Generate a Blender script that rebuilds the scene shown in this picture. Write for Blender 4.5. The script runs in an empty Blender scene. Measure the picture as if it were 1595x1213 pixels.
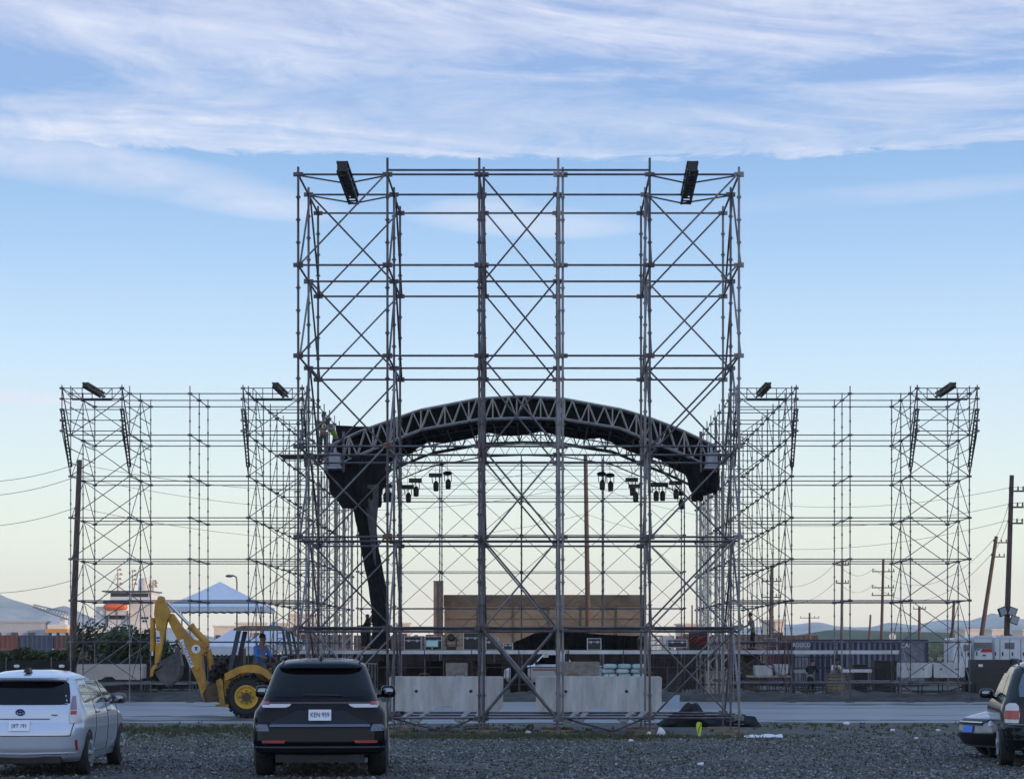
import bpy, math, random
import numpy as np
from mathutils import Vector, Matrix
random.seed(7); RNG = np.random.default_rng(7)
S = bpy.context.scene
COL = S.collection
PI = math.pi
H, F, VX, VY = 1.88, 3300.0, 845.0, 1013.0        # eye height, focal length in photo pixels, vanishing point

def at(px, py, Y):
    """world point seen at photo pixel (px,py) at distance Y"""
    return Vector(((px - VX) * Y / F, Y, H - (py - VY) * Y / F))
def X_(px, Y): return (px - VX) * Y / F
def Z_(py, Y): return H - (py - VY) * Y / F

# ---------------------------------------------------------------- materials
MATS = {}
def mat(name, col, rough=0.6, metal=0.0, var=0.0, scale=4.0, bump=0.0, bscale=30.0, col2=None, coat=0.0, spec=0.5, alpha=1.0, stretch=None, emit=None, trans=0.0):
    if name in MATS: return MATS[name]
    m = bpy.data.materials.new(name); m.use_nodes = True
    nt = m.node_tree; N = nt.nodes; L = nt.links
    b = N['Principled BSDF']
    b.inputs['Base Color'].default_value = (*col, 1)
    b.inputs['Roughness'].default_value = rough
    b.inputs['Metallic'].default_value = metal
    b.inputs['Specular IOR Level'].default_value = spec
    if coat: b.inputs['Coat Weight'].default_value = coat; b.inputs['Coat Roughness'].default_value = 0.05
    if emit: b.inputs['Emission Color'].default_value = (*emit[:3], 1); b.inputs['Emission Strength'].default_value = emit[3]
    if var or col2 or bump:
        tc = N.new('ShaderNodeTexCoord'); src = tc.outputs['Object']
        if stretch:
            mp = N.new('ShaderNodeMapping'); mp.inputs['Scale'].default_value = stretch
            L.new(src, mp.inputs['Vector']); src = mp.outputs['Vector']
    if var or col2:
        n = N.new('ShaderNodeTexNoise'); n.inputs['Scale'].default_value = scale; n.inputs['Detail'].default_value = 6; n.inputs['Roughness'].default_value = .65
        L.new(src, n.inputs['Vector'])
        r = N.new('ShaderNodeValToRGB')
        c2 = col2 if col2 else tuple(c * (1 - var) for c in col)
        c1 = col if col2 else tuple(min(1, c * (1 + var * .6)) for c in col)
        r.color_ramp.elements[0].position = .35; r.color_ramp.elements[0].color = (*c2, 1)
        r.color_ramp.elements[1].position = .65; r.color_ramp.elements[1].color = (*c1, 1)
        L.new(n.outputs['Fac'], r.inputs['Fac']); L.new(r.outputs['Color'], b.inputs['Base Color'])
    if bump:
        n2 = N.new('ShaderNodeTexNoise'); n2.inputs['Scale'].default_value = bscale; n2.inputs['Detail'].default_value = 4
        L.new(src, n2.inputs['Vector'])
        bp = N.new('ShaderNodeBump'); bp.inputs['Strength'].default_value = bump; bp.inputs['Distance'].default_value = .02
        L.new(n2.outputs['Fac'], bp.inputs['Height']); L.new(bp.outputs['Normal'], b.inputs['Normal'])
    MATS[name] = m
    return m

STEEL = mat('galvanised steel', (.135, .122, .13), .48, .5, var=.45, scale=3)
STEELN = mat('worn galvanised tube', (.105, .09, .098), .5, .45, var=.5, scale=2.5)
STEELP = mat('pale zinc tube', (.21, .20, .205), .45, .5, var=.35, scale=2)
def zinc(): return random.choice((STEEL, STEELN, STEELN, STEELP))
ALU = mat('aluminium', (.36, .37, .39), .4, .7, var=.25)
DECK = mat('aluminium deck edge', (.55, .57, .6), .35, .3, var=.25, scale=.8)
RUST = mat('rusty coupler', (.21, .095, .045), .8, .1, var=.5)
BLACK = mat('black fabric', (.011, .0105, .012), .9, spec=.15, var=.5, bump=.4, bscale=6)
GREYCLOTH = mat('grey fabric', (.07, .07, .07), .85, var=.4, bump=.3, bscale=6)
DARK = mat('dark steel', (.022, .02, .02), .5, .3, var=.4)
BLKPL = mat('black plastic', (.012, .012, .013), .45)
WOOD = mat('weathered pole wood', (.105, .068, .052), .85, var=.5, scale=3, stretch=(6, 6, .6), bump=.3)
PLANK = mat('timber plank', (.25, .19, .12), .8, var=.5, scale=3)
CONC = mat('cast concrete', (.60, .60, .59), .85, col2=(.38, .375, .36), scale=1.9, bump=.3, bscale=18, stretch=(2.2, 1.6, .45))
CONCP = mat('pale concrete', (.52, .47, .42), .85, col2=(.4, .36, .32), scale=1.3, bump=.2)
YELLOW = mat('worn yellow paint', (.56, .29, .03), .5, col2=(.33, .165, .028), scale=2.6, bump=.15, bscale=12)
RUBBER = mat('tyre rubber', (.02, .02, .021), .8, var=.4, scale=8)
CHROME = mat('bright metal', (.6, .6, .62), .18, 1.0)
WHITEP = mat('white paint', (.72, .72, .7), .4, var=.12, scale=1)
GLASS = mat('dark glass', (.004, .004, .005), .06, 0, spec=.3)
REDL = mat('red lens', (.35, .012, .015), .15, coat=.6)
WHITEL = mat('clear lens', (.6, .58, .58), .12, coat=.6)
PLATE = mat('plate white', (.72, .75, .82), .4)
INK = mat('plate ink', (.015, .02, .05), .6)

# ---------------------------------------------------------------- mesh helper
class MB:
    def __init__(s): s.v = []; s.f = []; s.m = []
    def add(s, vs, fs, mi=0):
        o = len(s.v); s.v.extend([tuple(p) for p in vs])
        for f in fs: s.f.append(tuple(i + o for i in f)); s.m.append(mi)
    def box(s, c, d, mi=0, rz=0, ry=0, rx=0):
        R = Matrix.Rotation(rz, 3, 'Z') @ Matrix.Rotation(ry, 3, 'Y') @ Matrix.Rotation(rx, 3, 'X')
        c = Vector(c); h = Vector(d) / 2
        vs = [c + R @ Vector((x * h.x, y * h.y, z * h.z)) for x in (-1, 1) for y in (-1, 1) for z in (-1, 1)]
        s.add(vs, [(0, 1, 3, 2), (4, 6, 7, 5), (0, 4, 5, 1), (2, 3, 7, 6), (0, 2, 6, 4), (1, 5, 7, 3)], mi)
        return s
    def bx(s, x0, x1, y0, y1, z0, z1, mi=0):
        return s.box(((x0 + x1) / 2, (y0 + y1) / 2, (z0 + z1) / 2), (abs(x1 - x0), abs(y1 - y0), abs(z1 - z0)), mi)
    def tube(s, p, q, r, n=6, r2=None, mi=0):
        p = Vector(p); q = Vector(q); d = q - p
        if d.length < 1e-6: return s
        d.normalize(); u = d.orthogonal().normalized(); w = d.cross(u); r2 = r if r2 is None else r2
        vs = []
        for k in range(n):
            a = 2 * PI * k / n; e = u * math.cos(a) + w * math.sin(a)
            vs.append(p + e * r); vs.append(q + e * r2)
        fs = [(2 * k, 2 * ((k + 1) % n), 2 * ((k + 1) % n) + 1, 2 * k + 1) for k in range(n)]
        fs.append(tuple(2 * k for k in range(n))[::-1]); fs.append(tuple(2 * k + 1 for k in range(n)))
        s.add(vs, fs, mi); return s
    def bar(s, p, q, w, h, mi=0):
        p = Vector(p); q = Vector(q); d = (q - p); l = d.length; d.normalize()
        u = d.cross(Vector((0, 0, 1)))
        if u.length < 1e-4: u = Vector((1, 0, 0))
        u.normalize(); v = u.cross(d)
        vs = [b + u * (a * w / 2) + v * (c * h / 2) for b in (p, q) for a, c in ((-1, -1), (1, -1), (1, 1), (-1, 1))]
        s.add(vs, [(3, 2, 1, 0), (4, 5, 6, 7), (0, 1, 5, 4), (1, 2, 6, 5), (2, 3, 7, 6), (3, 0, 4, 7)], mi); return s
    def path(s, pts, r, n=6, mi=0):
        pts = [Vector(p) for p in pts]
        rs = r if isinstance(r, (list, tuple)) else [r] * len(pts)
        vs = []; fs = []; u = None
        for i, p in enumerate(pts):
            d = (pts[min(i + 1, len(pts) - 1)] - pts[max(i - 1, 0)]).normalized()
            if u is None: u = d.orthogonal().normalized()
            u = (u - d * u.dot(d)).normalized(); w = d.cross(u)
            for k in range(n):
                a = 2 * PI * k / n; vs.append(p + (u * math.cos(a) + w * math.sin(a)) * rs[i])
        for i in range(len(pts) - 1):
            for k in range(n):
                fs.append((i * n + k, i * n + (k + 1) % n, (i + 1) * n + (k + 1) % n, (i + 1) * n + k))
        fs.append(tuple(range(n))[::-1]); fs.append(tuple((len(pts) - 1) * n + k for k in range(n)))
        s.add(vs, fs, mi); return s
    def lathe(s, prof, c=(0, 0, 0), axis='Z', n=24, mi=0, caps=True):
        c = Vector(c); vs = []; fs = []
        for h, r in prof:
            for k in range(n):
                a = 2 * PI * k / n; x, y = r * math.cos(a), r * math.sin(a)
                vs.append(c + Vector({'Z': (x, y, h), 'X': (h, x, y), 'Y': (y, h, x)}[axis]))
        m = len(prof)
        for i in range(m - 1):
            for k in range(n): fs.append((i * n + k, i * n + (k + 1) % n, (i + 1) * n + (k + 1) % n, (i + 1) * n + k))
        if caps: fs.append(tuple(range(n))[::-1]); fs.append(tuple((m - 1) * n + k for k in range(n)))
        s.add(vs, fs, mi); return s
    def ell(s, c, r, nu=14, nv=8, e=1.0, mi=0):
        c = Vector(c); vs = []; fs = []
        pw = lambda t: math.copysign(abs(t) ** e, t)
        for j in range(nv + 1):
            b = -PI / 2 + PI * j / nv
            for i in range(nu):
                a = 2 * PI * i / nu
                vs.append(c + Vector((r[0] * pw(math.cos(b)) * pw(math.cos(a)), r[1] * pw(math.cos(b)) * pw(math.sin(a)), r[2] * pw(math.sin(b)))))
        for j in range(nv):
            for i in range(nu): fs.append((j * nu + i, j * nu + (i + 1) % nu, (j + 1) * nu + (i + 1) % nu, (j + 1) * nu + i))
        s.add(vs, fs, mi); return s
    def prism(s, poly, y0, y1, mi=0):
        """polygon of (x,z), extruded along y"""
        n = len(poly); vs = [(x, y0, z) for x, z in poly] + [(x, y1, z) for x, z in poly]
        fs = [tuple(range(n)), tuple(range(n, 2 * n))[::-1]] + [(i, (i + 1) % n + n * 0, (i + 1) % n + n, i + n)[::-1] for i in range(n)]
        s.add(vs, fs, mi); return s
    def grid(s, rows, mi=0, closed=False):
        n = len(rows[0]); vs = [p for r in rows for p in r]; fs = []
        for i in range(len(rows) - 1):
            for k in range(n if closed else n - 1):
                k2 = (k + 1) % n; fs.append((i * n + k, i * n + k2, (i + 1) * n + k2, (i + 1) * n + k))
        s.add(vs, fs, mi); return s
    def build(s, name, mats, parent=None, smooth=False, fix=False):
        me = bpy.data.meshes.new(name)
        off = Vector(ORG.get(parent.name, (0, 0, 0))) if parent is not None else Vector((0, 0, 0))
        V = np.array(s.v, dtype=np.float64).reshape(-1, 3) - np.array(off)
        me.from_pydata([tuple(p) for p in V], [], s.f)
        if not isinstance(mats, (list, tuple)): mats = [mats]
        for m in mats: me.materials.append(m)
        if len(mats) > 1: me.polygons.foreach_set('material_index', s.m)
        if smooth:
            me.polygons.foreach_set('use_smooth', [True] * len(me.polygons))
            try: me.set_sharp_from_angle(angle=math.radians(38))
            except Exception: pass
        me.update()
        if fix:
            import bmesh
            bm = bmesh.new(); bm.from_mesh(me); bmesh.ops.recalc_face_normals(bm, faces=bm.faces); bm.to_mesh(me); bm.free()
        o = bpy.data.objects.new(name, me); COL.objects.link(o)
        if parent is not None: o.parent = parent; ORG[o.name] = off
        return o

ORG = {}
def thing(name, label, cat, loc=(0, 0, 0), rz=0, group=None, local=False):
    o = bpy.data.objects.new(name, None); COL.objects.link(o); o.empty_display_size = .2
    o.location = loc; o.rotation_euler = (0, 0, rz); o['label'] = label; o['category'] = cat
    if group: o['group'] = group
    ORG[o.name] = (0, 0, 0) if local else tuple(loc)
    return o
def tag(o, label=None, cat=None, group=None, kind=None):
    if label: o['label'] = label
    if cat: o['category'] = cat
    if group: o['group'] = group
    if kind: o['kind'] = kind
    return o
def solo(mb, name, mats, label, cat, loc, group=None, smooth=False, kind=None, fix=False):
    """a thing of one mesh, origin at loc"""
    ORG['_tmp'] = tuple(loc)
    class Q: name = '_tmp'
    me_parent = Q()
    off = Vector(loc)
    mb.v = [tuple(Vector(p) - off) for p in mb.v]
    o = mb.build(name, mats, None, smooth, fix); o.location = loc
    return tag(o, label, cat, group, kind)
KIDS = lambda o: [c for c in bpy.data.objects if c.parent == o]
def dup(o, loc, rz=None, label=None, group=None):
    def cp(a, parent):
        b = a.copy(); COL.objects.link(b)
        if parent is not None: b.parent = parent
        for ch in list(a.children): cp(ch, b)
        return b
    r = cp(o, None); r.location = loc
    if rz is not None: r.rotation_euler = (0, 0, rz)
    if label: r['label'] = label
    if group: r['group'] = group
    return r
def text(body, loc, size, m, parent, rot=(PI / 2, 0, 0), name='lettering', sx=1.0, ext=.002):
    cu = bpy.data.curves.new(name, 'FONT'); cu.body = body; cu.size = size; cu.extrude = ext
    cu.align_x = 'CENTER'; cu.align_y = 'CENTER'; cu.materials.append(m); cu.resolution_u = 3
    q = bpy.data.objects.new(name, cu); COL.objects.link(q); dg = bpy.context.evaluated_depsgraph_get()
    me = bpy.data.meshes.new_from_object(q.evaluated_get(dg)); bpy.data.objects.remove(q); me.name = name
    o = bpy.data.objects.new(name, me); COL.objects.link(o); o.parent = parent
    o.location = Vector(loc) - Vector(ORG.get(parent.name, (0, 0, 0))); o.rotation_euler = rot; o.scale = (sx, 1, 1)
    return o

# ---------------------------------------------------------------- camera, world, sun
cam = bpy.data.cameras.new('camera'); co = bpy.data.objects.new('camera', cam); COL.objects.link(co)
co.location = (0, 0, H); co.rotation_euler = (PI / 2, 0, 0)
cam.sensor_width = 36; cam.lens = 36 * F / 1595
cam.shift_x = -(VX - 797.5) / 1595; cam.shift_y = (VY - 606.5) / 1595
cam.clip_start = .5; cam.clip_end = 20000
S.camera = co
S.view_settings.view_transform = 'Standard'; S.view_settings.look = 'None'; S.view_settings.gamma = 1
S.view_settings.exposure = 0.6
SUN_EL, SUN_AZ = math.radians(4.2), math.radians(112)     # low sun, to the right and a touch behind the camera (azimuth from +Y towards +X)
sd = Vector((math.sin(SUN_AZ) * math.cos(SUN_EL), math.cos(SUN_AZ) * math.cos(SUN_EL), math.sin(SUN_EL)))
su = bpy.data.lights.new('sun', 'SUN'); su.energy = 2.1; su.angle = math.radians(.5); su.color = (1, .74, .5)
so = bpy.data.objects.new('sun', su); COL.objects.link(so); so.rotation_euler = (-sd).to_track_quat('-Z', 'Y').to_euler()

def build_world():
    w = bpy.data.worlds.new('World'); S.world = w; w.use_nodes = True
    nt = w.node_tree; N = nt.nodes; L = nt.links
    bg = N['Background']; STR = .12; bg.inputs['Strength'].default_value = STR
    sky = N.new('ShaderNodeTexSky'); sky.sky_type = 'NISHITA'; sky.sun_disc = False
    sky.sun_elevation = SUN_EL; sky.sun_rotation = SUN_AZ; sky.air_density = 1.0; sky.dust_density = 1.2; sky.ozone_density = 1.5
    def M(op, a, b=None, c=None, cl=False):
        n = N.new('ShaderNodeMath'); n.operation = op; n.use_clamp = cl
        for i, x in enumerate((a, b, c)):
            if x is None: continue
            if isinstance(x, (int, float)): n.inputs[i].default_value = x
            else: L.new(x, n.inputs[i])
        return n.outputs[0]
    def MIX(f, a, b, t='MIX'):
        n = N.new('ShaderNodeMix'); n.data_type = 'RGBA'; n.blend_type = t
        for i, x in ((0, f), (6, a), (7, b)):
            if isinstance(x, (int, float)): n.inputs[i].default_value = x
            elif isinstance(x, tuple): n.inputs[i].default_value = (*x, 1)
            else: L.new(x, n.inputs[i])
        return n.outputs[2]
    def RAMP(f, els):
        r = N.new('ShaderNodeValToRGB'); cr = r.color_ramp
        while len(cr.elements) < len(els): cr.elements.new(.5)
        for e, (p, c) in zip(cr.elements, els): e.position = p; e.color = (*(c if isinstance(c, tuple) else (c, c, c)), 1)
        L.new(f, r.inputs['Fac']); return r.outputs['Color']
    tc = N.new('ShaderNodeTexCoord'); sep = N.new('ShaderNodeSeparateXYZ'); L.new(tc.outputs['Generated'], sep.inputs[0])
    x, y, z = sep.outputs
    hor = M('SQRT', M('ADD', M('MULTIPLY', x, x), M('MULTIPLY', y, y)))
    el = M('DIVIDE', z, M('MAXIMUM', hor, .02))
    az = M('ARCTAN2', x, y)
    e1 = M('MULTIPLY', el, 1.0, cl=True)
    def lin(h): 
        c = [int(h[i:i + 2], 16) / 255 for i in (0, 2, 4)]
        return tuple(((v + .055) / 1.055) ** 2.4 if v > .04 else v / 12.92 for v in c)
    base = RAMP(e1, [(0, lin('ddd4c9')), (.018, lin('e2ddcc')), (.05, lin('d9decf')), (.09, lin('c9d7d8')), (.14, lin('b0c8dd')), (.19, lin('93b3d5')),
                     (.24, lin('7c9fca')), (.31, lin('8298c4')), (.5, lin('90b0dc')), (1, lin('86a9dc'))])
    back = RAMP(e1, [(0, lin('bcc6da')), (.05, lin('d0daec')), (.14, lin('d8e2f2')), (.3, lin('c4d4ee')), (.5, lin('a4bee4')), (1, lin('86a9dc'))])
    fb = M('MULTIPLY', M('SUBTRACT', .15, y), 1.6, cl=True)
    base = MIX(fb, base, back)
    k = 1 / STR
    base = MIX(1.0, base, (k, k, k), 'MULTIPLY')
    col = MIX(.9, sky.outputs[0], base)
    # cirrus: streaks in azimuth/elevation, sloping slightly
    els = M('ADD', el, M('MULTIPLY', az, M('MULTIPLY_ADD', el, 1.3, -.28)))
    def noise(sa, se, det=6, rough=.6, off=0, dist=0.0):
        cb = N.new('ShaderNodeCombineXYZ'); L.new(M('MULTIPLY', az, sa), cb.inputs[0]); L.new(M('MULTIPLY', els, se), cb.inputs[1]); cb.inputs[2].default_value = off
        n = N.new('ShaderNodeTexNoise'); n.inputs['Scale'].default_value = 1; n.inputs['Detail'].default_value = det; n.inputs['Roughness'].default_value = rough
        n.inputs['Distortion'].default_value = dist
        L.new(cb.outputs[0], n.inputs['Vector']); return n.outputs['Fac']
    n1 = noise(4.2, 34, 8, .6, 12.7, .7)
    n2 = noise(26, 90, 7, .68, 8.4, 1.0)
    n0 = noise(1.6, 5, 3, .5, 1.7)
    nn = M('ADD', M('MULTIPLY', n1, .72), M('MULTIPLY', n2, .28))
    ele = M('ADD', el, M('MULTIPLY', M('SUBTRACT', n2, .5), .012))
    cov = RAMP(M('MULTIPLY', ele, 2.0, cl=True), [(.0, 0.0), (.40, .03), (.458, .10), (.468, .58), (.50, .64), (.535, .48), (.575, .58), (.66, .54), (.8, .55), (1, .42)])
    thr = M('SUBTRACT', .80, M('MULTIPLY', cov, .72))
    c = M('MULTIPLY', M('SUBTRACT', nn, thr), 3.9, cl=True)
    # a thin lower veil: wisps left of centre, one behind the tower, one faint line at right
    def blob(a0, da, e0, de, amt, sl=0.0):
        ea = M('DIVIDE', M('SUBTRACT', az, a0), da)
        ee = M('DIVIDE', M('SUBTRACT', M('SUBTRACT', el, e0), M('MULTIPLY', M('SUBTRACT', az, a0), sl)), de)
        d = M('ADD', M('MULTIPLY', ea, ea), M('MULTIPLY', ee, ee))
        g = M('SUBTRACT', 1.0, d, cl=True)
        return M('MULTIPLY', g, M('MULTIPLY', M('SUBTRACT', nn, .30), amt), cl=True)
    wisp = blob(-.215, .10, .224, .013, 3.2, -.10)
    for a in ((-.145, .055, .212, .010, 2.6, -.12), (-.01, .06, .203, .009, 2.4, -.05), (-.03, .03, .209, .006, 2.6, .04), (.17, .12, .213, .006, 1.6, .05), (-.25, .075, .1155, .0042, 3.2, 0.0)):
        wisp = M('MAXIMUM', wisp, blob(*a))
    cl = M('MAXIMUM', c, wisp)
    cc = MIX(M('MULTIPLY', n1, 1.0), lin('a3aabf'), lin('dadbe2'))
    cc = MIX(1.0, cc, (k, k, k), 'MULTIPLY')
    col = MIX(M('MULTIPLY', cl, .85), col, cc)
    # low warm-grey cloud bank on the horizon
    lowc = M('MULTIPLY', M('SUBTRACT', noise(9, 60, 5, .55, 21), .52), M('MULTIPLY', RAMP(e1, [(0, 0.9), (.025, .7), (.05, 0.0)]), 5), cl=True)
    col = MIX(M('MULTIPLY', lowc, .5), col, tuple(v * k for v in lin('d4c4c4')))
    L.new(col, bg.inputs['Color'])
build_world()
# ---------------------------------------------------------------- setting
def ground_mat():
    m = bpy.data.materials.new('gravel ground'); m.use_nodes = True
    nt = m.node_tree; N = nt.nodes; L = nt.links; b = N['Principled BSDF']; b.inputs['Roughness'].default_value = .9
    tc = N.new('ShaderNodeTexCoord'); P = tc.outputs['Object']
    def noise(s, d=5, r=.6):
        n = N.new('ShaderNodeTexNoise'); n.inputs['Scale'].default_value = s; n.inputs['Detail'].default_value = d; n.inputs['Roughness'].default_value = r
        L.new(P, n.inputs['Vector']); return n.outputs['Fac']
    def ramp(f, els):
        r = N.new('ShaderNodeValToRGB'); cr = r.color_ramp
        while len(cr.elements) < len(els): cr.elements.new(.5)
        for e, (p, c) in zip(cr.elements, els): e.position = p; e.color = (*c, 1)
        L.new(f, r.inputs['Fac']); return r.outputs['Color']
    def mix(f, a, bb):
        n = N.new('ShaderNodeMix'); n.data_type = 'RGBA'
        if isinstance(f, float): n.inputs[0].default_value = f
        else: L.new(f, n.inputs[0])
        for i, x in ((6, a), (7, bb)):
            if isinstance(x, tuple): n.inputs[i].default_value = (*x, 1)
            else: L.new(x, n.inputs[i])
        return n.outputs[2]
    vo = N.new('ShaderNodeTexVoronoi'); vo.inputs['Scale'].default_value = 14; L.new(P, vo.inputs['Vector'])
    st = ramp(vo.outputs['Color'], [(.15, (.032, .032, .032)), (.5, (.095, .09, .08)), (.8, (.165, .158, .142)), (.97, (.25, .25, .24))])
    mp = N.new('ShaderNodeMapping'); mp.inputs['Scale'].default_value = (.22, 1.5, 1); mp.inputs['Rotation'].default_value = (0, 0, .12); L.new(P, mp.inputs['Vector']); P0 = P; P = mp.outputs['Vector']; bn = noise(.5, 5); P = P0
    big = ramp(bn, [(.32, (.5, .49, .48)), (.68, (1.2, 1.17, 1.12))])
    n = N.new('ShaderNodeMix'); n.data_type = 'RGBA'; n.blend_type = 'MULTIPLY'; n.inputs[0].default_value = 1
    L.new(st, n.inputs[6]); L.new(big, n.inputs[7]); st = n.outputs[2]
    # bare earth with thin growth towards the road
    sep = N.new('ShaderNodeSeparateXYZ'); L.new(P, sep.inputs[0])
    mr = N.new('ShaderNodeMapRange'); mr.inputs[1].default_value = 40; mr.inputs[2].default_value = 47; L.new(sep.outputs['Y'], mr.inputs[0])
    ad = N.new('ShaderNodeMath'); ad.operation = 'MULTIPLY_ADD'; L.new(noise(.5, 4), ad.inputs[0]); ad.inputs[1].default_value = 1.4; ad.inputs[2].default_value = -.7
    ad2 = N.new('ShaderNodeMath'); ad2.operation = 'ADD'; ad2.use_clamp = True; L.new(mr.outputs[0], ad2.inputs[0]); L.new(ad.outputs[0], ad2.inputs[1])
    earth = ramp(noise(2.2, 7, .7), [(.3, (.035, .033, .03)), (.5, (.085, .08, .07)), (.72, (.15, .14, .12))])
    green = mix(.6, earth, (.062, .072, .03))
    g2 = ramp(noise(.22, 4), [(.45, (0, 0, 0)), (.62, (1, 1, 1))])
    earth = mix(g2, earth, green)
    col = mix(ad2.outputs[0], st, earth)
    L.new(col, b.inputs['Base Color'])
    bp = N.new('ShaderNodeBump'); bp.inputs['Strength'].default_value = .9; bp.inputs['Distance'].default_value = .04
    L.new(vo.outputs['Distance'], bp.inputs['Height']); L.new(bp.outputs['Normal'], b.inputs['Normal'])
    return m
g = MB(); g.add([(-4000, -200, 0), (4000, -200, 0), (4000, 7000, 0), (-4000, 7000, 0)], [(0, 1, 2, 3)])
tag(g.build('ground', ground_mat()), kind='structure', label='dark gravel lot with bare earth', cat='ground')

ROADM = mat('pale road', (.26, .265, .275), .5, col2=(.10, .105, .115), scale=.5, stretch=(.16, 2.0, 1), bump=.25, bscale=6, spec=.6)
r = MB(); n = 60
rows = [[(x, 55.2 + .5 * math.sin(x * .31) + .35 * math.sin(x * 1.1 + 2), .004) for x in np.linspace(-160, 160, 161)],
        [(x, 78.0 + .3 * math.sin(x * .5), .004) for x in np.linspace(-160, 160, 161)]]
r.grid(rows); tag(r.build('road', ROADM), kind='structure', label='pale grey service road crossing behind the gravel lot', cat='road')
# ruts and puddly tyre tracks on the road
TRACK = mat('dark wet track', (.035, .036, .04), .6, var=.5, scale=1)
t = MB()
for y, x0, x1, w in ((57.0, -26, -6, 1.0), (60.5, -14, -8, 1.2), (56.9, 6, 24, .8), (63.5, -3, 2.5, 1.6), (71, -12, -2, 1.4), (74, 8, 18, 1.5), (66, 14, 19, 1.0), (69, -25, -15, 1.3), (58.5, -20, -7, .28), (61.5, 10, 40, .22), (57.2, 12, 20, .2), (67, -22, -4, .35), (69.5, 6, 30, .3), (73, -30, -9, .3), (64, 22, 30, .25), (60, -40, -22, .3)):
    xs = np.linspace(x0, x1, 120); ph = random.random() * 9
    t.grid([[(x, y - w * min(1, (x - x0) * .7, (x1 - x) * .7) * (.1 + .9 * abs(math.sin(x * 1.3 + ph) * math.sin(x * .37 + ph))), .008) for x in xs], [(x, y + w * min(1, (x - x0) * .7, (x1 - x) * .7) * (.1 + .9 * abs(math.sin(x * .9 + ph) * math.sin(x * 2.1))), .008) for x in xs]])
tag(t.build('road_tyre_tracks', TRACK), kind='structure', label='dark tyre ruts on the road', cat='road')

# earth berm behind the road
b = MB(); xs = np.linspace(-60, 60, 240); rows = []
for j, (yy, zz) in enumerate(((77.7, -.05), (78.6, .16), (80.2, .28), (82, .22), (84, .12), (87, .1), (90, -.05))):
    rows.append([(x, yy + .25 * math.sin(x * 1.7 + j), zz * (1 + .5 * math.sin(x * .9 + j * 2) * math.sin(x * 2.3))) for x in xs])
b.grid(rows)
tag(b.build('earth_berm_terrain', mat('dark earth', (.06, .052, .045), .95, var=.6, scale=1.5, bump=.8, bscale=5), smooth=True), kind='structure', label='low dark earth bank along the far side of the road', cat='ground')

# gravel stones
def gravel(n, y0, y1):
    Y = y0 + (y1 - y0) * RNG.random(n) ** 1.25; X = (RNG.random(n) - .52) * Y * .52
    keep = (np.sin(X * .9 + Y * .35) + np.sin(X * .37 - Y * .8 + 1.3) + .8 * np.sin(X * 1.9 + Y * 1.3) + 2.4 * RNG.random(n)) > -.5
    X, Y = X[keep], Y[keep]; n = len(X)
    sc = .011 + .024 * RNG.random(n) ** 2.4
    base = np.array([(1, 0, 0), (-1, 0, 0), (0, 1, 0), (0, -1, 0), (0, 0, .75), (0, 0, -.4)])
    a = RNG.random(n) * 6.28; ca, sa = np.cos(a), np.sin(a)
    jit = 1 + .35 * (RNG.random((n, 6, 1)) - .5)
    V = base[None] * jit * sc[:, None, None]; V[:, :, 1] *= .75
    x = V[:, :, 0] * ca[:, None] - V[:, :, 1] * sa[:, None]; y = V[:, :, 0] * sa[:, None] + V[:, :, 1] * ca[:, None]
    V = np.stack([x + X[:, None], y + Y[:, None], V[:, :, 2] + sc[:, None] * .25], -1).reshape(-1, 3)
    tri = np.array([(0, 2, 4), (2, 1, 4), (1, 3, 4), (3, 0, 4), (2, 0, 5), (1, 2, 5), (3, 1, 5), (0, 3, 5)])
    Fc = (tri[None] + (np.arange(n) * 6)[:, None, None]).reshape(-1, 3)
    me = bpy.data.meshes.new('gravel_stones'); me.from_pydata(V.tolist(), [], Fc.tolist()); 
    for m in (mat('grey stone', (.095, .091, .082), .8), mat('pale stone', (.3, .29, .27), .75), mat('dark stone', (.03, .03, .03), .85), mat('tan stone', (.14, .12, .095), .8)): me.materials.append(m)
    me.polygons.foreach_set('material_index', np.repeat(RNG.choice(4, n, p=[.48, .13, .31, .08]), 8).astype(np.int32)); me.update()
    o = bpy.data.objects.new('gravel_stones', me); COL.objects.link(o)
    tag(o, 'loose crushed stone over the parking lot', 'gravel', kind='stuff')
gravel(52000, 28.5, 47.5)

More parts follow.
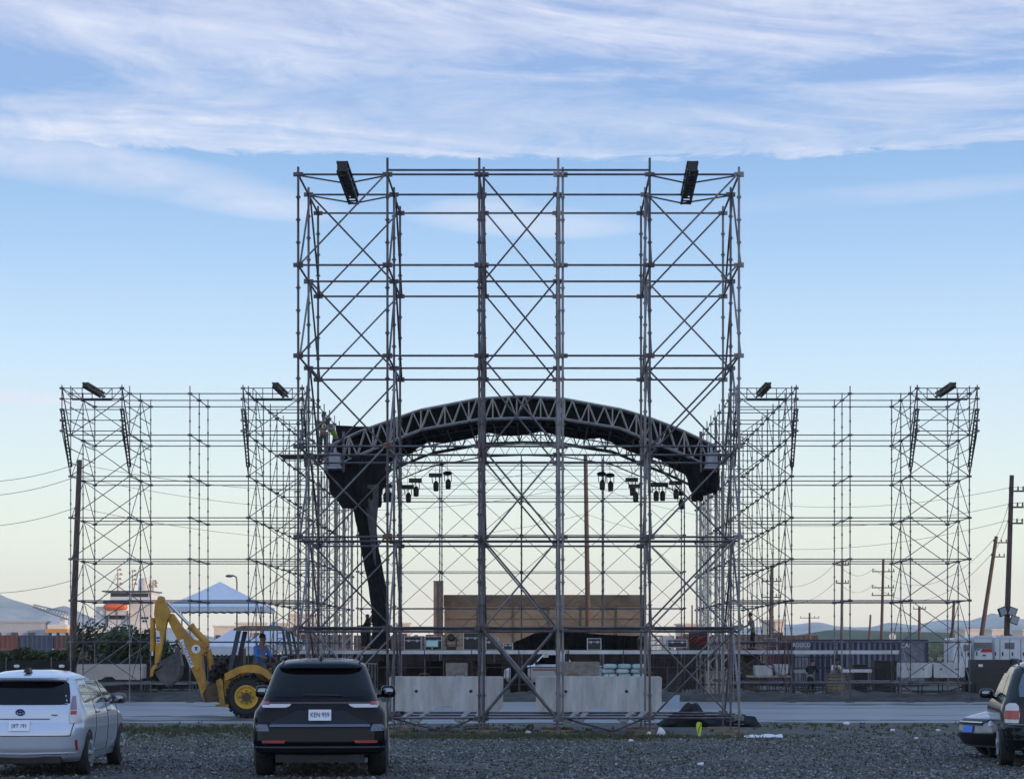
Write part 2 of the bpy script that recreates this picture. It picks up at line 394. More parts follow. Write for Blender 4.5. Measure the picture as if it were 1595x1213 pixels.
# thin grass
def grass():
    V = []; Fc = []; mi = []
    def tuft(x, y, h, n=5):
        for _ in range(n):
            a = random.random() * 6.28; dx, dy = math.cos(a) * .03, math.sin(a) * .03; ox, oy = random.gauss(0, .04), random.gauss(0, .04)
            lx, ly = random.gauss(0, .3) * h, random.gauss(0, .3) * h; o = len(V)
            V.extend([(x + ox - dx, y + oy - dy, 0), (x + ox + dx, y + oy + dy, 0), (x + ox + lx, y + oy + ly, h * (.6 + .6 * random.random()))])
            Fc.append((o, o + 1, o + 2)); mi.append(random.randrange(3))
    for _ in range(2300):
        y = random.uniform(44, 54.5); x = random.uniform(-15, 16)
        d = math.sin(x * .6 + y * .3) + math.sin(x * 1.7 - y) * .6 + random.gauss(0, .6)
        if d > .35: tuft(x, y, random.uniform(.03, .09), 4)
    for _ in range(1300): tuft(random.gauss(-.5, 2.2), random.gauss(45.9, .3), random.uniform(.03, .1), 5)
    for _ in range(900): tuft(random.gauss(-8, 2.4), random.gauss(50, 1.5), random.uniform(.03, .08), 5)
    for _ in range(700): tuft(random.uniform(-12, 14), random.uniform(31, 44), random.uniform(.02, .05), 3)
    me = bpy.data.meshes.new('grass'); me.from_pydata(V, [], Fc)
    for c in ((.05, .066, .022), (.07, .08, .032), (.085, .078, .04)): me.materials.append(mat('grass %.3f' % c[0], c, .8))
    me.polygons.foreach_set('material_index', mi)
    o = bpy.data.objects.new('grass', me); COL.objects.link(o); tag(o, 'thin low grass at the edge of the gravel', 'grass', kind='stuff')
grass()

# hills
def hill(name, pts, Y, depth, label, m):
    mb = MB(); P = [(X_(px, Y), Z_(py, Y)) for px, py in pts]; px = [p[0] for p in P]; pz = [p[1] for p in P]
    xs = np.linspace(px[0], px[-1], 160); zs = np.interp(xs, px, pz)
    nz = np.array([2.5 * math.sin(x * .021) + 1.5 * math.sin(x * .047 + 1) + 1.0 * math.sin(x * .11) for x in xs]) * Y / 3000
    rows = [[(x, Y - depth, -2) for x in xs], [(x, Y - depth * .45, max(-1, (z + q) * .55 + 4 * math.sin(x * .05))) for x, z, q in zip(xs, zs, nz)], [(x, Y, max(-1, z + q)) for x, z, q in zip(xs, zs, nz)], [(x, Y + depth, -2) for x in xs]]
    mb.grid(rows); tag(mb.build(name, m, smooth=True), label=label, cat='hill', kind='structure')
HILLM = mat('haze-paled hill scrub', (.34, .345, .34), .95, var=.4, scale=.01)  # base colour lightened to stand in for distance haze
hill('hills', [(-260, 960), (-150, 935), (-60, 926), (0, 927), (40, 938), (70, 944), (100, 942), (150, 962), (230, 975), (330, 990), (480, 1005)], 3000, 500, 'pale hazy mountain at far left', HILLM)
hill('hills_far', [(1080, 1000), (1180, 975), (1280, 973), (1330, 975), (1380, 968), (1430, 972), (1475, 962), (1510, 970), (1545, 958), (1575, 966), (1640, 956), (1740, 975), (1900, 1000)], 3200, 500, 'pale hazy hills at far right', HILLM)
hill('hill_green_rise', [(1170, 1004), (1240, 990), (1290, 984), (1400, 984), (1500, 986), (1595, 988), (1700, 990), (1850, 1004)], 900, 120, 'low green rise behind the right of the site', mat('green rise', (.075, .095, .04), .95, col2=(.035, .05, .022), scale=.05))

# ---------------------------------------------------------------- vegetation
LEAFM = [mat('leaf a', (.04, .06, .02), .7), mat('leaf b', (.06, .085, .028), .7), mat('leaf c', (.028, .042, .016), .75)]
def leaves(mb, fn, n, size):
    for _ in range(n):
        p = Vector(fn()); a = Vector((random.gauss(0, 1), random.gauss(0, 1), random.gauss(0, 1))).normalized(); u = a.orthogonal().normalized(); w = a.cross(u)
        s = size * random.uniform(.5, 1.3)
        mb.add([p + u * s, p + w * s * .5, p - u * s, p - w * s * .5], [(0, 1, 2, 3)], random.randrange(3))
def bush(name, c, r, n, label, size=.14, group=None, cat='bush', trunk=True):
    root = thing(name, label, cat, c, group=group)
    mb = MB(); cl = [(Vector(c) + Vector((random.uniform(-1, 1) * r[0] * .75, random.uniform(-1, 1) * r[1] * .7, r[2] * random.uniform(.35, 1.5))), random.uniform(.28, .5)) for _ in range(26)]
    def fn():
        q, k = random.choice(cl)
        d = Vector((random.gauss(0, 1), random.gauss(0, 1), random.gauss(0, 1))).normalized() * random.random() ** .5
        return (q.x + d.x * r[0] * k, q.y + d.y * r[1] * k, max(.03, q.z + d.z * r[2] * k))
    leaves(mb, fn, n, size); mb.build('crown', LEAFM, root)
    t = MB()
    for _ in range(5):
        q = random.choice(cl)[0]; t.path([Vector(c), Vector(c).lerp(q, .5) + Vector((random.gauss(0, .1), 0, .15)), q], [.07, .045, .02], 6)
    t.build('trunk', WOOD, root)
    return root
bush('leafy_bush', at(165, 1013, 99) * 1 - Vector((0, 0, Z_(1013, 99))), (1.9, 1.2, 1.75), 4200, 'dark green bush behind the pinkish concrete blocks, left part of the clump', .15)
bush('leafy_bush', at(212, 1013, 97) - Vector((0, 0, Z_(1013, 97))), (1.7, 1.1, 1.6), 3800, 'dark green bush just left of the backhoe bucket arm, under the white ship bridge', .15)
bush('leafy_bush', at(250, 1013, 101) - Vector((0, 0, Z_(1013, 101))), (1.1, 1, 1.35), 1800, 'low dark bush behind the yellow backhoe arm', .15)
def hedge(px0, px1, Y, h, n, label):
    x0, x1 = X_(px0, Y), X_(px1, Y); mb = MB()
    leaves(mb, lambda: (lambda x: (x, Y + random.uniform(-.5, .5), random.random() ** .6 * h * (.92 + .08 * math.sin(x * 1.1) * math.sin(x * 2.7 + 1))))(random.uniform(x0, x1)), n, .16)
    return solo(mb, 'hedge', LEAFM, label, 'hedge', ((x0 + x1) / 2, Y, 0))
hedge(-60, 118, 99, 1.98, 9000, 'dark clipped hedge under the stacked containers at far left')
# far scrub along the right horizon: one mass
mb = MB()
for _ in range(3400):
    x = random.uniform(110, 330); y = 620 + random.uniform(-20, 20); hh = 4.6 + 1.6 * math.sin(x * .09) + 1.2 * math.sin(x * .31)
    p = Vector((x * .9, y, random.random() * hh)); s = random.uniform(.4, 1.1); a = random.random() * 6.28
    mb.add([p + Vector((s, 0, 0)), p + Vector((0, s * .4, s * .7)), p - Vector((s, 0, 0)), p - Vector((0, .2, s * .6))], [(0, 1, 2, 3)], random.randrange(3))
tag(mb.build('far_trees_foliage', LEAFM), 'far strip of scrub and trees on the right horizon', 'trees', kind='stuff')
# dark scrub filling behind the stage
def scrub(x0, x1, Y, h, n, label):
    mb = MB(); leaves(mb, lambda: (random.uniform(x0, x1), Y + random.uniform(-.6, .6), random.random() * h * (.75 + .25 * math.sin(random.random() * 9))), n, .17)
    return solo(mb, 'hedge', LEAFM, label, 'hedge', ((x0 + x1) / 2, Y, 0))
scrub(12.5, 26, 118, 1.7, 1800, 'low dark scrub behind the striped blue container')
# ---------------------------------------------------------------- scaffolding
def standard(mb, x, y, z0, z1, r=.03, pitch=.5, levels=(), rr=.062, n=8, hs=.8):
    mb.tube((x, y, z0), (x, y, z1), r, n)
    if pitch:
        k = 0; z = levels[0] if levels else z0
        while z < z1 - .05:
            mb.tube((x, y, z - .012), (x, y, z + .012), rr, 8); mb.tube((x, y, z - .05), (x, y, z + .05), r * 1.25, 6); z += pitch
    for z in levels:
        if z0 - .01 <= z <= z1:
            for a in (0, 1, 2, 3):
                dx, dy = (.085, 0) if a == 0 else (-.085, 0) if a == 1 else (0, .085) if a == 2 else (0, -.085)
                mb.box((x + dx * hs, y + dy * hs, z), ((.10 if dx else .055) * hs, (.10 if dy else .055) * hs, (.11 + .03 * random.random()) * hs))
def foot(mb, x, y, z0):
    mb.tube((x, y, .05), (x, y, z0), .02, 6); mb.box((x, y, .055), (.16, .16, .012)); mb.tube((x - .11, y, z0 - .06), (x + .11, y, z0 - .06), .014, 5)
    mb.box((x, y, .024), (.75, .24, .05), 1)

def tower():
    Y0 = 46.8; Ys = [Y0, Y0 + 2.07, Y0 + 4.14]
    xs = [X_(p, Y0) for p in (464.5, 603.5, 746.5, 869.5, 1012.0, 1151)]
    z0 = Z_(1118, Y0); lv = [z0 + 2.0 * k for k in range(7)]
    root = thing('scaffold_tower', 'tall open scaffold tower standing nearest the camera, in front of the arched stage roof', 'scaffold', ((xs[0] + xs[-1]) / 2, Ys[1], 0))
    for j, y in enumerate(Ys):
        for i, x in enumerate(xs):
            top = Z_(246, Y0) if (i in (1, 2, 3, 4) and j == 0) else Z_(260, Y0)
            mb = MB(); standard(mb, x, y, .3, top, .027, .5, lv, .055)
            if i in (2, 3) and j == 0:
                standard(mb, x + .1, y + .02, .3, top - .2, .027, .5, lv, .05)
            mb.build('standard', zinc(), root, True)
            f = MB(); foot(f, x, y, .32); f.build('base_plate', [STEEL, PLANK], root)
            if j == 0 and i in (1,):
                for z in (lv[3], lv[2]):
                    c = MB(); c.box((x - .03, y - .07, z), (.12, .07, .10)).box((x + .07, y - .06, z + .03), (.07, .07, .08)); c.build('coupler', RUST, root)
        for k, z in enumerate(lv):
            mb = MB(); mb.tube((xs[0], y, z), (xs[-1], y, z), .0235, 8)
            if k in (1, 2) and j == 0: mb.tube((xs[0], y + .05, z - .09), (xs[-1], y + .05, z - .09), .0235, 8)
            mb.build('ledger', zinc(), root, True)
        if j == 0:
            mb = MB(); mb.tube((xs[1], y, Z_(265, Y0)), (xs[4], y, Z_(265, Y0)), .0235, 8); mb.build('ledger', zinc(), root, True)
        for (a, b) in ((0, 1), (2, 3), (4, 5)):
            for k in range(6):
                rightup = (j % 2 == 0) if a != 2 else (j % 2 == 1)
                p = (xs[b] - .08, y - .05, lv[k + 1] - .05); q = (xs[a] + .08, y - .05, lv[k] + .05)
                if not rightup: p = (xs[a] + .08, y - .05, lv[k + 1] - .05); q = (xs[b] - .08, y - .05, lv[k] + .05)
                mb = MB(); mb.tube(p, q, .036 if (k == 0 and a == 2) else .021, 8); mb.build('brace', zinc(), root, True)
    for i, x in enumerate(xs):
        for k, z in enumerate(lv):
            mb = MB(); mb.tube((x, Ys[0], z), (x, Ys[2], z), .025, 6); mb.build('transom', zinc(), root, True)
        for k in range(6):
            mb = MB()
            mb.tube((x + .04, Ys[1], lv[k + 1]), (x + .04, Ys[0], lv[k]), .023, 6); mb.tube((x + .04, Ys[1], lv[k + 1] - .05), (x + .04, Ys[2], lv[k]), .023, 6)
            mb.build('side_brace', zinc(), root, True)
    # drooping stay tubes under the top ledgers that carry the hoist beams
    for (a, b, pk) in ((0, 1, (540, 287)), (4, 5, (1072, 287))):
        for y in Ys[:2]:
            xm = X_(pk[0], Y0); zm = lv[6] - .2
            mb = MB(); mb.tube((xs[a], y, lv[6] - .02), (xm, y, zm), .018, 6).tube((xm, y, zm), (xs[b], y, lv[6] - .02), .018, 6); mb.build('stay_tube', STEELN, root, True)
    # low diagonal base stays
    for x0, x1 in ((xs[1], xs[2]), (xs[3], xs[4])):
        mb = MB(); xm = (x0 + x1) / 2 + .2
        for y in (Ys[0] + .02,):
            mb.tube((x0 + .1, y, z0), (xm, y, .1), .022, 6).tube((x1 - .1, y, z0), (xm, y, .1), .022, 6).tube((xm, y, .06), (xm, y, .22), .02, 6).box((xm, y, .05), (.35, .12, .03))
        mb.build('base_stay', STEELN, root, True)
    return root, xs, Ys, lv
TW, TX, TY, TL = tower()

def hoist_beam(p, q, w, h, label, group, m=DARK):
    """black lattice hoist beam lying across the top ledgers, p near end, q far end"""
    p = Vector(p); q = Vector(q); root = thing('hoist_beam', label, 'hoist beam', (p + q) / 2, group=group)
    u = (q - p).normalized(); L = (q - p).length; s = Vector((1, 0, 0)) * w / 2; v = Vector((0, 0, 1)) * h / 2
    for a in (-1, 1):
        mb = MB()
        for c in (-1, 1): mb.bar(p + s * a + v * c, q + s * a + v * c, .05, .05)
        n = max(3, int(L / .45))
        for k in range(n):
            e0 = p + s * a + u * (L * k / n); e1 = p + s * a + u * (L * (k + 1) / n); sg = 1 if k % 2 else -1
            mb.tube(e0 + v * sg, e1 - v * sg, .018, 5)
        mb.build('side_rail', m, root)
    mb = MB()
    for k in range(int(L / .3) + 1):
        e = p + u * min(L, k * .3); mb.bar(e - s - v, e + s - v, .04, .03); mb.bar(e - s + v, e + s + v, .04, .03)
    mb.build('cross_rungs', m, root)
    mb = MB(); mb.box(p.lerp(q, .5), (w * .55, L * .8, h * .35)); mb.build('trolley_track', BLKPL, root)
    mb = MB(); mb.box(p + Vector((0, -.03, 0)), (w * 1.05, .05, h * 1.1)).tube(p + Vector((0, .1, h * .3)), p + Vector((0, .1, -h * .9)), .05, 8); mb.build('end_pulley', DARK, root)
    return root
zt = TL[6] - .08
hoist_beam((X_(533, 45.7), 45.7, zt), (X_(551, 49), 49.0, zt), .2, .2, 'black lattice hoist beam over the top left bay of the tall tower', 'hoist beams on the tall tower')
hoist_beam((X_(1079, 45.7), 45.7, zt), (X_(1068, 49), 49.0, zt), .2, .2, 'black lattice hoist beam over the top right bay of the tall tower', 'hoist beams on the tall tower')

XC = X_(810, 76.9)
def wing(sg):
    side = 'left' if sg < 0 else 'right'
    Y0 = 76.9; st = 2.07
    cx = [XC + sg * d for d in (16.31, 14.17, 11.98, 9.86, 7.75)]
    lv = [Z_(613, Y0) - 1.5 * k for k in range(8)]
    root = thing('scaffold_wing', 'long open scaffold wing of linked towers on the %s side of the arched stage' % side, 'scaffold', (XC + sg * 12, Y0 + 4, 0), group='scaffold wings beside the stage')
    rows3 = [Y0, Y0 + st, Y0 + 2 * st]; rowsN = [Y0 + st * k for k in range(10)]
    def std(x, y, top):
        mb = MB(); standard(mb, x, y, .12, top, .021, .5, lv[::-1], .042, 6, hs=.62)
        mb.tube((x, y, .01), (x, y, .2), .015, 5).box((x, y, .02), (.3, .2, .04)); mb.build('standard', zinc(), root)
    for i, x in enumerate(cx):
        for j, y in enumerate(rowsN if i >= 3 else rows3): std(x, y, lv[0] + (.28 if j < 3 else .35))
    for j, y in enumerate(rows3):
        for k, z in enumerate(lv):
            mb = MB(); mb.tube((cx[0], y, z), (cx[4], y, z), .019, 6); mb.build('ledger', zinc(), root)
    for j, y in enumerate(rowsN[3::2]):
        for k, z in enumerate(lv):
            mb = MB(); mb.tube((cx[3], y, z), (cx[4], y, z), .019, 6); mb.build('short_ledger', zinc(), root)
    for i, x in enumerate(cx):
        for k, z in enumerate(lv):
            mb = MB(); mb.tube((x, Y0, z), (x, rowsN[-1] if i >= 3 else rows3[-1], z), .019 if i < 3 else .02, 6); mb.build('transom', zinc(), root)
    for (a, b) in ((0, 1), (3, 4)):
        for j, y in enumerate(rows3 if a == 0 else rowsN[0:9:2]):
            for k in range(7):
                up = (j % 2 == 0)
                p = (cx[b], y - .04, lv[k]); q = (cx[a], y - .04, lv[k + 1])
                if not up: p = (cx[a], y - .04, lv[k]); q = (cx[b], y - .04, lv[k + 1])
                mb = MB(); mb.tube(p, q, .016, 6); mb.build('brace', zinc(), root)
    for i in (0, 1, 3, 4):
        for k in range(7):
            mb = MB(); x = cx[i] + .03; ys = rows3
            mb.tube((x, ys[0], lv[k + 1]), (x, ys[1], lv[k]), .015, 5).tube((x, ys[2], lv[k + 1]), (x, ys[1], lv[k]), .015, 5); mb.build('side_brace', zinc(), root)
    for i in (3, 4):
        for k in range(7):
            for jj in (3, 5, 7):
                mb = MB(); mb.tube((cx[i] + .03, rowsN[jj], lv[k + 1]), (cx[i] + .03, rowsN[jj + 1], lv[k]), .015, 5); mb.build('block_brace', zinc(), root)
    # ladder-like extra rungs in the upper third
    for i in (0, 1, 3):
        mb = MB()
        for z in np.arange(lv[2] + .5, lv[0], .5):
            mb.tube((cx[i], Y0, z), (cx[i], rows3[1], z - .02), .018, 5); mb.tube((cx[i] - .03, rows3[1], z - .15), (cx[i] - .03, rows3[2], z - .15), .018, 5)
        mb.build('rungs', STEELN, root)
    # forward overhang on each tower: light lattice head with rails, raked struts
    for (a, b, nm) in ((0, 1, 'outer'), (3, 4, 'inner')):
        Yf = 75.5; zt = Z_(604.5, Yf); zb = Z_(671, Yf)
        for i in (a, b):
            x = cx[i]
            mb = MB(); standard(mb, x, Yf, zb, zt + .12, .021, .38, [zb + (zt - zb) * q / 4 for q in range(5)], .042, 6, hs=.62); mb.build('overhang_post', zinc(), root)
            mb = MB()
            for q in range(5):
                z = zb + (zt - zb) * q / 4; mb.tube((x, Yf, z), (x, Y0, z - .02), .015, 5)
            mb.tube((x, Yf, zb), (x, Y0, lv[2]), .02, 6).tube((x, Yf, zt), (x, Y0, lv[1]), .022, 5); mb.build('overhang_strut', zinc(), root)
            mb = MB()
            for dx in (-.05, .05):
                mb.bar((x + dx, Yf + .06, zb + .75), (x + dx, Y0 - .05, lv[2] + .35), .05, .05)
            for q in range(16):
                t_ = q / 15; yy = Yf + .06 + (Y0 - .11 - Yf) * t_; zz = zb + .75 + (lv[2] + .35 - zb - .75) * t_; mb.bar((x - .05, yy, zz), (x + .05, yy, zz), .04, .04)
            mb.build('hanging_rail', DARK, root)
        mb = MB()
        for q in range(5):
            z = zb + (zt - zb) * q / 4; mb.tube((cx[a], Yf, z), (cx[b], Yf, z), .016, 6)
        mb.build('overhang_ledgers', STEELN, root)
        mb = MB(); nx = 6
        for q in range(nx + 1):
            xx = cx[a] + (cx[b] - cx[a]) * q / nx; mb.tube((xx, Yf + .02, zt), (xx, Yf + .02, zt - .38), .016, 5)
            if q < nx:
                x2 = cx[a] + (cx[b] - cx[a]) * (q + 1) / nx
                if q in (0, 1): mb.tube((xx, Yf + .02, zt), (x2, Yf + .02, zt - .38), .015, 5)
                if q in (4, 5): mb.tube((x2, Yf + .02, zt), (xx, Yf + .02, zt - .38), .015, 5)
        mb.tube((cx[a] + sg * -.35, Yf + .02, zt - .39), (cx[b] + sg * .35, Yf + .02, zt - .39), .04, 6); mb.build('lattice_head', STEELN, root)
        xm = (cx[a] + cx[b]) / 2
        d = (.0, .0)
        if nm == 'inner': d = (.23, .25) if sg < 0 else (-.06, -.1)
        hoist_beam((xm + d[0], 74.4, zt - .02), (xm + d[1], 77.3, zt - .03), .17, .14, 'brown lattice hoist beam on top of the %s %s scaffold tower' % (nm, side), 'hoist beams on the wing towers', mat('brown painted steel', (.09, .06, .035), .6, .2, var=.5))
    # boards on a couple of lifts
    for k, y in (((1, rowsN[4]),) if sg < 0 else ()):
        mb = MB(); mb.bx(cx[3] + .05, cx[4] - .05, y + .06, y + 1.9, lv[k] + .03, lv[k] + .08); mb.build('deck_board', PLANK, root)
    return root, cx, lv
WL = wing(-1); WR = wing(1)

# rear scaffold behind the stage
def rear():
    Y0 = 97; xs = [X_(p, Y0) for p in (557, 621, 685, 748, 812, 876, 940, 1003, 1066)]; dz = 57 * Y0 / F
    lv = [Z_(890 - 57 * k + 114, Y0) for k in range(6)]
    root = thing('rear_scaffold', 'cross-braced scaffold screen standing at the back of the stage under the arch', 'scaffold', (X_(812, Y0), Y0 + 1, 0))
    for j, y in enumerate((Y0, Y0 + 2.07)):
        for i, x in enumerate(xs):
            mb = MB(); standard(mb, x, y, 0, lv[-1] + .3, .021 if i % 2 else .028, dz / 4, lv, .042, 6, hs=.6); mb.build('standard', zinc(), root)
            if i < len(xs) - 1:
                mb = MB()
                for k in range(5):
                    a, b = (0, 1) if (i + j) % 2 else (1, 0)
                    X2 = [x, xs[i + 1]]; mb.tube((X2[a], y - .04, lv[k]), (X2[b], y - .04, lv[k + 1]), .014, 5)
                mb.build('brace', zinc(), root)
        for k, z in enumerate(lv):
            mb = MB(); mb.tube((xs[0], y, z), (xs[-1], y, z), .018, 6); mb.build('ledger', zinc(), root)
    # cable runs sagging between the top bays
    for k in range(6):
        z = Z_(728 + 10 * k, Y0); mb = MB()
        mb.path([(xs[0] + (xs[-1] - xs[0]) * t / 12, Y0 + 1 + .1 * k, z - .02 * math.sin(PI * t / 12)) for t in range(13)], .012, 4); mb.build('cable', DARK, root)
rear()

# lattice masts
def lattice_mast(x, y, h, w, label, m=STEEL):
    root = thing('lattice_mast', label, 'mast', (x, y, 0), group='lattice masts under the roof ends')
    mb = MB()
    for a in (-1, 1):
        for b in (-1, 1): mb.tube((x + a * w / 2, y + b * w / 2, .03), (x + a * w / 2, y + b * w / 2, h), .024, 6)
    mb.build('chords', m, root)
    mb = MB(); z = .2; k = 0
    while z < h - .4:
        s_ = 1 if k % 2 else -1
        for b in (-1, 1):
            mb.tube((x - s_ * w / 2, y + b * w / 2, z), (x + s_ * w / 2, y + b * w / 2, z + .38), .013, 4); mb.tube((x + b * w / 2, y - s_ * w / 2, z), (x + b * w / 2, y + s_ * w / 2, z + .38), .013, 4)
        z += .38; k += 1
    mb.build('lacing', m, root)
    mb = MB(); mb.box((x, y, .02), (w * 2.2, w * 2.2, .04)); mb.build('base_plate', STEEL, root)
PALEST = mat('pale mast aluminium', (.42, .42, .42), .4, .6, var=.2)
for px, y, h, lab in ((541, 86.4, 9.2, 'lattice mast inside the left roof end, nearest the black drape'), (516, 89.5, 9.4, 'middle lattice mast of the left cluster, beside the black drape'), (494, 84.2, 9.0, 'lattice mast of the left cluster, nearest the side scaffold'),
                      (503, 91.5, 9.2, 'lattice mast at the back of the left cluster'), (531, 92.6, 9.0, 'lattice mast behind the black drape, deepest of the left cluster'), (1098, 92.4, 9.1, 'lattice mast at the back of the right cluster, toward the stage middle'), (1121, 91.2, 9.2, 'lattice mast at the back of the right cluster, toward the side scaffold'),
                      (1092, 88.5, 9.0, 'lattice mast of the right cluster, nearest the stage middle'), (1110, 85.4, 9.2, 'middle lattice mast under the right roof end'), (1131, 84.0, 9.0, 'lattice mast of the right cluster, nearest the side scaffold')):
    lattice_mast(X_(px, y), y, h, .34, lab, PALEST)

# ---------------------------------------------------------------- arched stage roof
def roof():
    Y0, Y1 = 83.0, 93.0; kx = F / Y0; xc = X_(811, Y0)
    prof = [(-305, 697), (-250, 671), (-205, 655), (-160, 639), (-65, 620.5), (0, 617), (65, 620.5), (160, 638), (205, 652), (250, 669), (305, 695)]
    low = [(-305, 733), (-250, 707), (-188, 681), (-155, 668), (-68, 652.5), (0, 650), (68, 652), (155, 666), (188, 680), (250, 705), (305, 731)]
    T = [(xc + d / kx, Z_(p, Y0)) for d, p in prof]; B = [(xc + d / kx, Z_(p, Y0)) for d, p in low]
    zt = lambda x: float(np.interp(x, [a for a, _ in T], [b for _, b in T])); zb = lambda x: float(np.interp(x, [a for a, _ in B], [b for _, b in B]))
    root = thing('arched_stage_roof', 'black covered arched truss roof over the stage', 'stage roof', (xc, 88, T[0][1]))
    xs = np.linspace(T[0][0], T[-1][0], 50)
    WEB = mat('roof truss aluminium', (.31, .295, .28), .45, .5, var=.2)
    for n_, y in enumerate((Y0, Y0 + .45, 86.3, 89.6, Y1 - .45, Y1)):
        nm = 'front_truss' if n_ < 2 else 'rear_truss' if n_ > 3 else 'middle_truss'
        tr = MB()
        for A in (T, B):
            for p, q in zip(A[:-1], A[1:]): tr.tube((p[0], y, p[1]), (q[0], y, q[1]), .034 if n_ < 2 else .026, 8)
        ob = tr.build('top_and_bottom_chords' if False else nm, WEB if n_ < 2 else STEELN, root, True)
        w = MB()
        for k, x in enumerate(xs[:-1]):
            x2 = xs[k + 1]
            if k % 3 == 0: w.tube((x, y, zt(x)), (x, y, zb(x)), .026 if n_ < 2 else .018, 6)
            a, b = ((x, zt(x)), (x2, zb(x2))) if k % 2 else ((x, zb(x)), (x2, zt(x2)))
            w.tube((a[0], y, a[1]), (b[0], y, b[1]), .025 if n_ < 2 else .016, 6)
        w.build('web', WEB if n_ < 2 else STEELN, ob, True)
    # lower lattice girt near the back, hung from the arch
    lw = MB()
    for y, dz in ((Y1 + .1, .55), (90, .35)):
        for k, x in enumerate(xs[:-1]):
            x2 = xs[k + 1]; lw.tube((x, y, zb(x) - dz), (x2, y, zb(x2) - dz), .028, 5)
            lw.tube((x, y, zb(x)), (x2, y, zb(x2) - dz), .015, 4) if k % 2 else lw.tube((x, y, zb(x) - dz), (x2, y, zb(x2)), .015, 4)
    lw.build('lower_girt', STEELN, root)
    for k in range(0, 50, 3):
        x = xs[k]; p = MB(); p.tube((x, Y0, zb(x)), (x, Y1, zb(x)), .025, 5).tube((x, Y0, zt(x)), (x, Y1, zt(x)), .03, 5); p.build('purlin', STEELN, root)
    # canopy skin: sheet with thickness, a little above the top chord, sagging between frames
    c = MB(); ys = np.linspace(Y0 + .12, Y1 + .1, 22); up = []; dn = []
    for y in ys:
        sag = .05 * abs(math.sin((y - Y0) / 3.3 * PI))
        up.append([(x, y, zt(x) + .07 - sag) for x in xs]); dn.append([(x, y, zt(x) + .05 - sag) for x in xs])
    c.grid(up); c.grid([r[::-1] for r in dn]); c.build('canopy', BLACK, root, True)
    # dark scrim strung under the top chord, behind the front truss
    c = MB(); r1 = [(x, Y0 + .75, zt(x) - .02) for x in xs]; r2 = [(x, Y0 + .8 + .06 * math.sin(x * 5), zb(x) - .05 - .08 * abs(math.sin(x * 2.1))) for x in xs]
    c.grid([r1, r2]); c.grid([[(x, y + .03, z) for x, y, z in r2], [(x, y + .03, z) for x, y, z in r1]]); c.build('front_scrim', BLACK, root)
    c = MB(); r1 = [(x, 89.2, zt(x) - .02) for x in xs]; r2 = [(x, 89.2 + .08 * math.sin(x * 4), zb(x) + .12 - .2 * abs(math.sin(x * 1.3))) for x in xs]
    c.grid([r1, r2]); c.grid([[(x, y + .03, z) for x, y, z in r2], [(x, y + .03, z) for x, y, z in r1]]); c.build('inner_scrim', BLACK, root)
    # back-left skirt standing above the chord
    c = MB(); pts = [(522, 662), (560, 664), (600, 664), (597, 676), (560, 690), (530, 700), (526, 690)]
    c.prism([(X_(a, 88), Z_(b, 88)) for a, b in pts], 88, 92.5); c.build('side_skirt', BLACK, root)
    for px in (522, 1108):
        c = MB(); x, z = X_(px, Y0 - .1), Z_(716, Y0 - .1); c.box((x, Y0 - .1, z), (.44, .7, .5)).box((x, Y0 - .1, z - .32), (.56, .8, .1)).box((x, Y0 - .1, z + .4), (.1, .1, .3)); c.build('sleeve_block', mat('grey painted block', (.3, .3, .32), .6, var=.3), root)
    # upright tail frames at both ends
    for px in (510, 535, 1092, 1115):
        c = MB(); x = X_(px, Y0); c.tube((x, Y0, Z_(650 if px in (1115,) else 672, Y0)), (x, Y0, Z_(735, Y0)), .05, 6); c.build('end_upright', STEEL, root)
    return zt, zb, xc
ZT, ZB, RXC = roof()

def bundle(outline_l, outline_r, Y, depth, mb, seed, rough=.08):
    """hanging cloth: elliptical sections between two outlines given as (px,py) lists, with folds"""
    ly = [p[1] for p in outline_l]; lx = [p[0] for p in outline_l]; ry = [p[1] for p in outline_r]; rx = [p[0] for p in outline_r]
    rows = []; y0 = max(ly[0], ry[0]); y1 = min(ly[-1], ry[-1]); n = 72
    for py in np.linspace(y0, y1, int((y1 - y0) / 3) + 2):
        a, b = X_(np.interp(py, ly, lx), Y), X_(np.interp(py, ry, rx), Y); c = (a + b) / 2; w = (b - a) / 2; z = Z_(py, Y); row = []
        for k in range(n):
            t = 2 * PI * k / n; f = 1 + rough * (math.sin(5 * t + seed + z * .8) + .6 * math.sin(11 * t + z * 1.7 + seed * 2) + .35 * math.sin(23 * t + z * .9)) + rough * .4 * math.sin(z * 6 + 3 * t)
            row.append((c + w * math.cos(t) * f, Y + depth * math.sin(t) * f, z))
        rows.append(row)
    mb.grid(rows, closed=True); mb.add(rows[0], [tuple(range(n))]); mb.add(rows[-1], [tuple(range(n))[::-1]])
dr = thing('black_drape', 'long black drape gathered under the left roof end, falling to the stage deck', 'drape', at(590, 1010, 84))
m_ = MB(); bundle([(512, 712), (512, 735), (520, 768), (536, 790)], [(600, 700), (598, 730), (590, 770), (586, 790)], 84, .9, m_, 1.0, .17); m_.build('gathered_top', BLACK, dr, True)
m_ = MB(); bundle([(538, 760), (549, 790), (558, 830), (563, 860), (572, 900), (579, 940), (582, 975), (578, 1010)], [(584, 760), (586, 790), (586, 830), (590, 860), (598, 900), (605, 940), (606, 975), (610, 1010)], 84.1, .5, m_, 2.3, .06); m_.build('hanging_leg', BLACK, dr, True)
m_ = MB(); bundle([(556, 755), (572, 800), (578, 850), (584, 880)], [(591, 755), (588, 800), (584.5, 850), (586, 880)], 83.5, .2, m_, 4, .05); m_.build('grey_lining', GREYCLOTH, dr, True)
for pts in ([(520, 765), (530, 790), (527, 765)], [(545, 768), (549, 800), (553, 770)]):
    pass
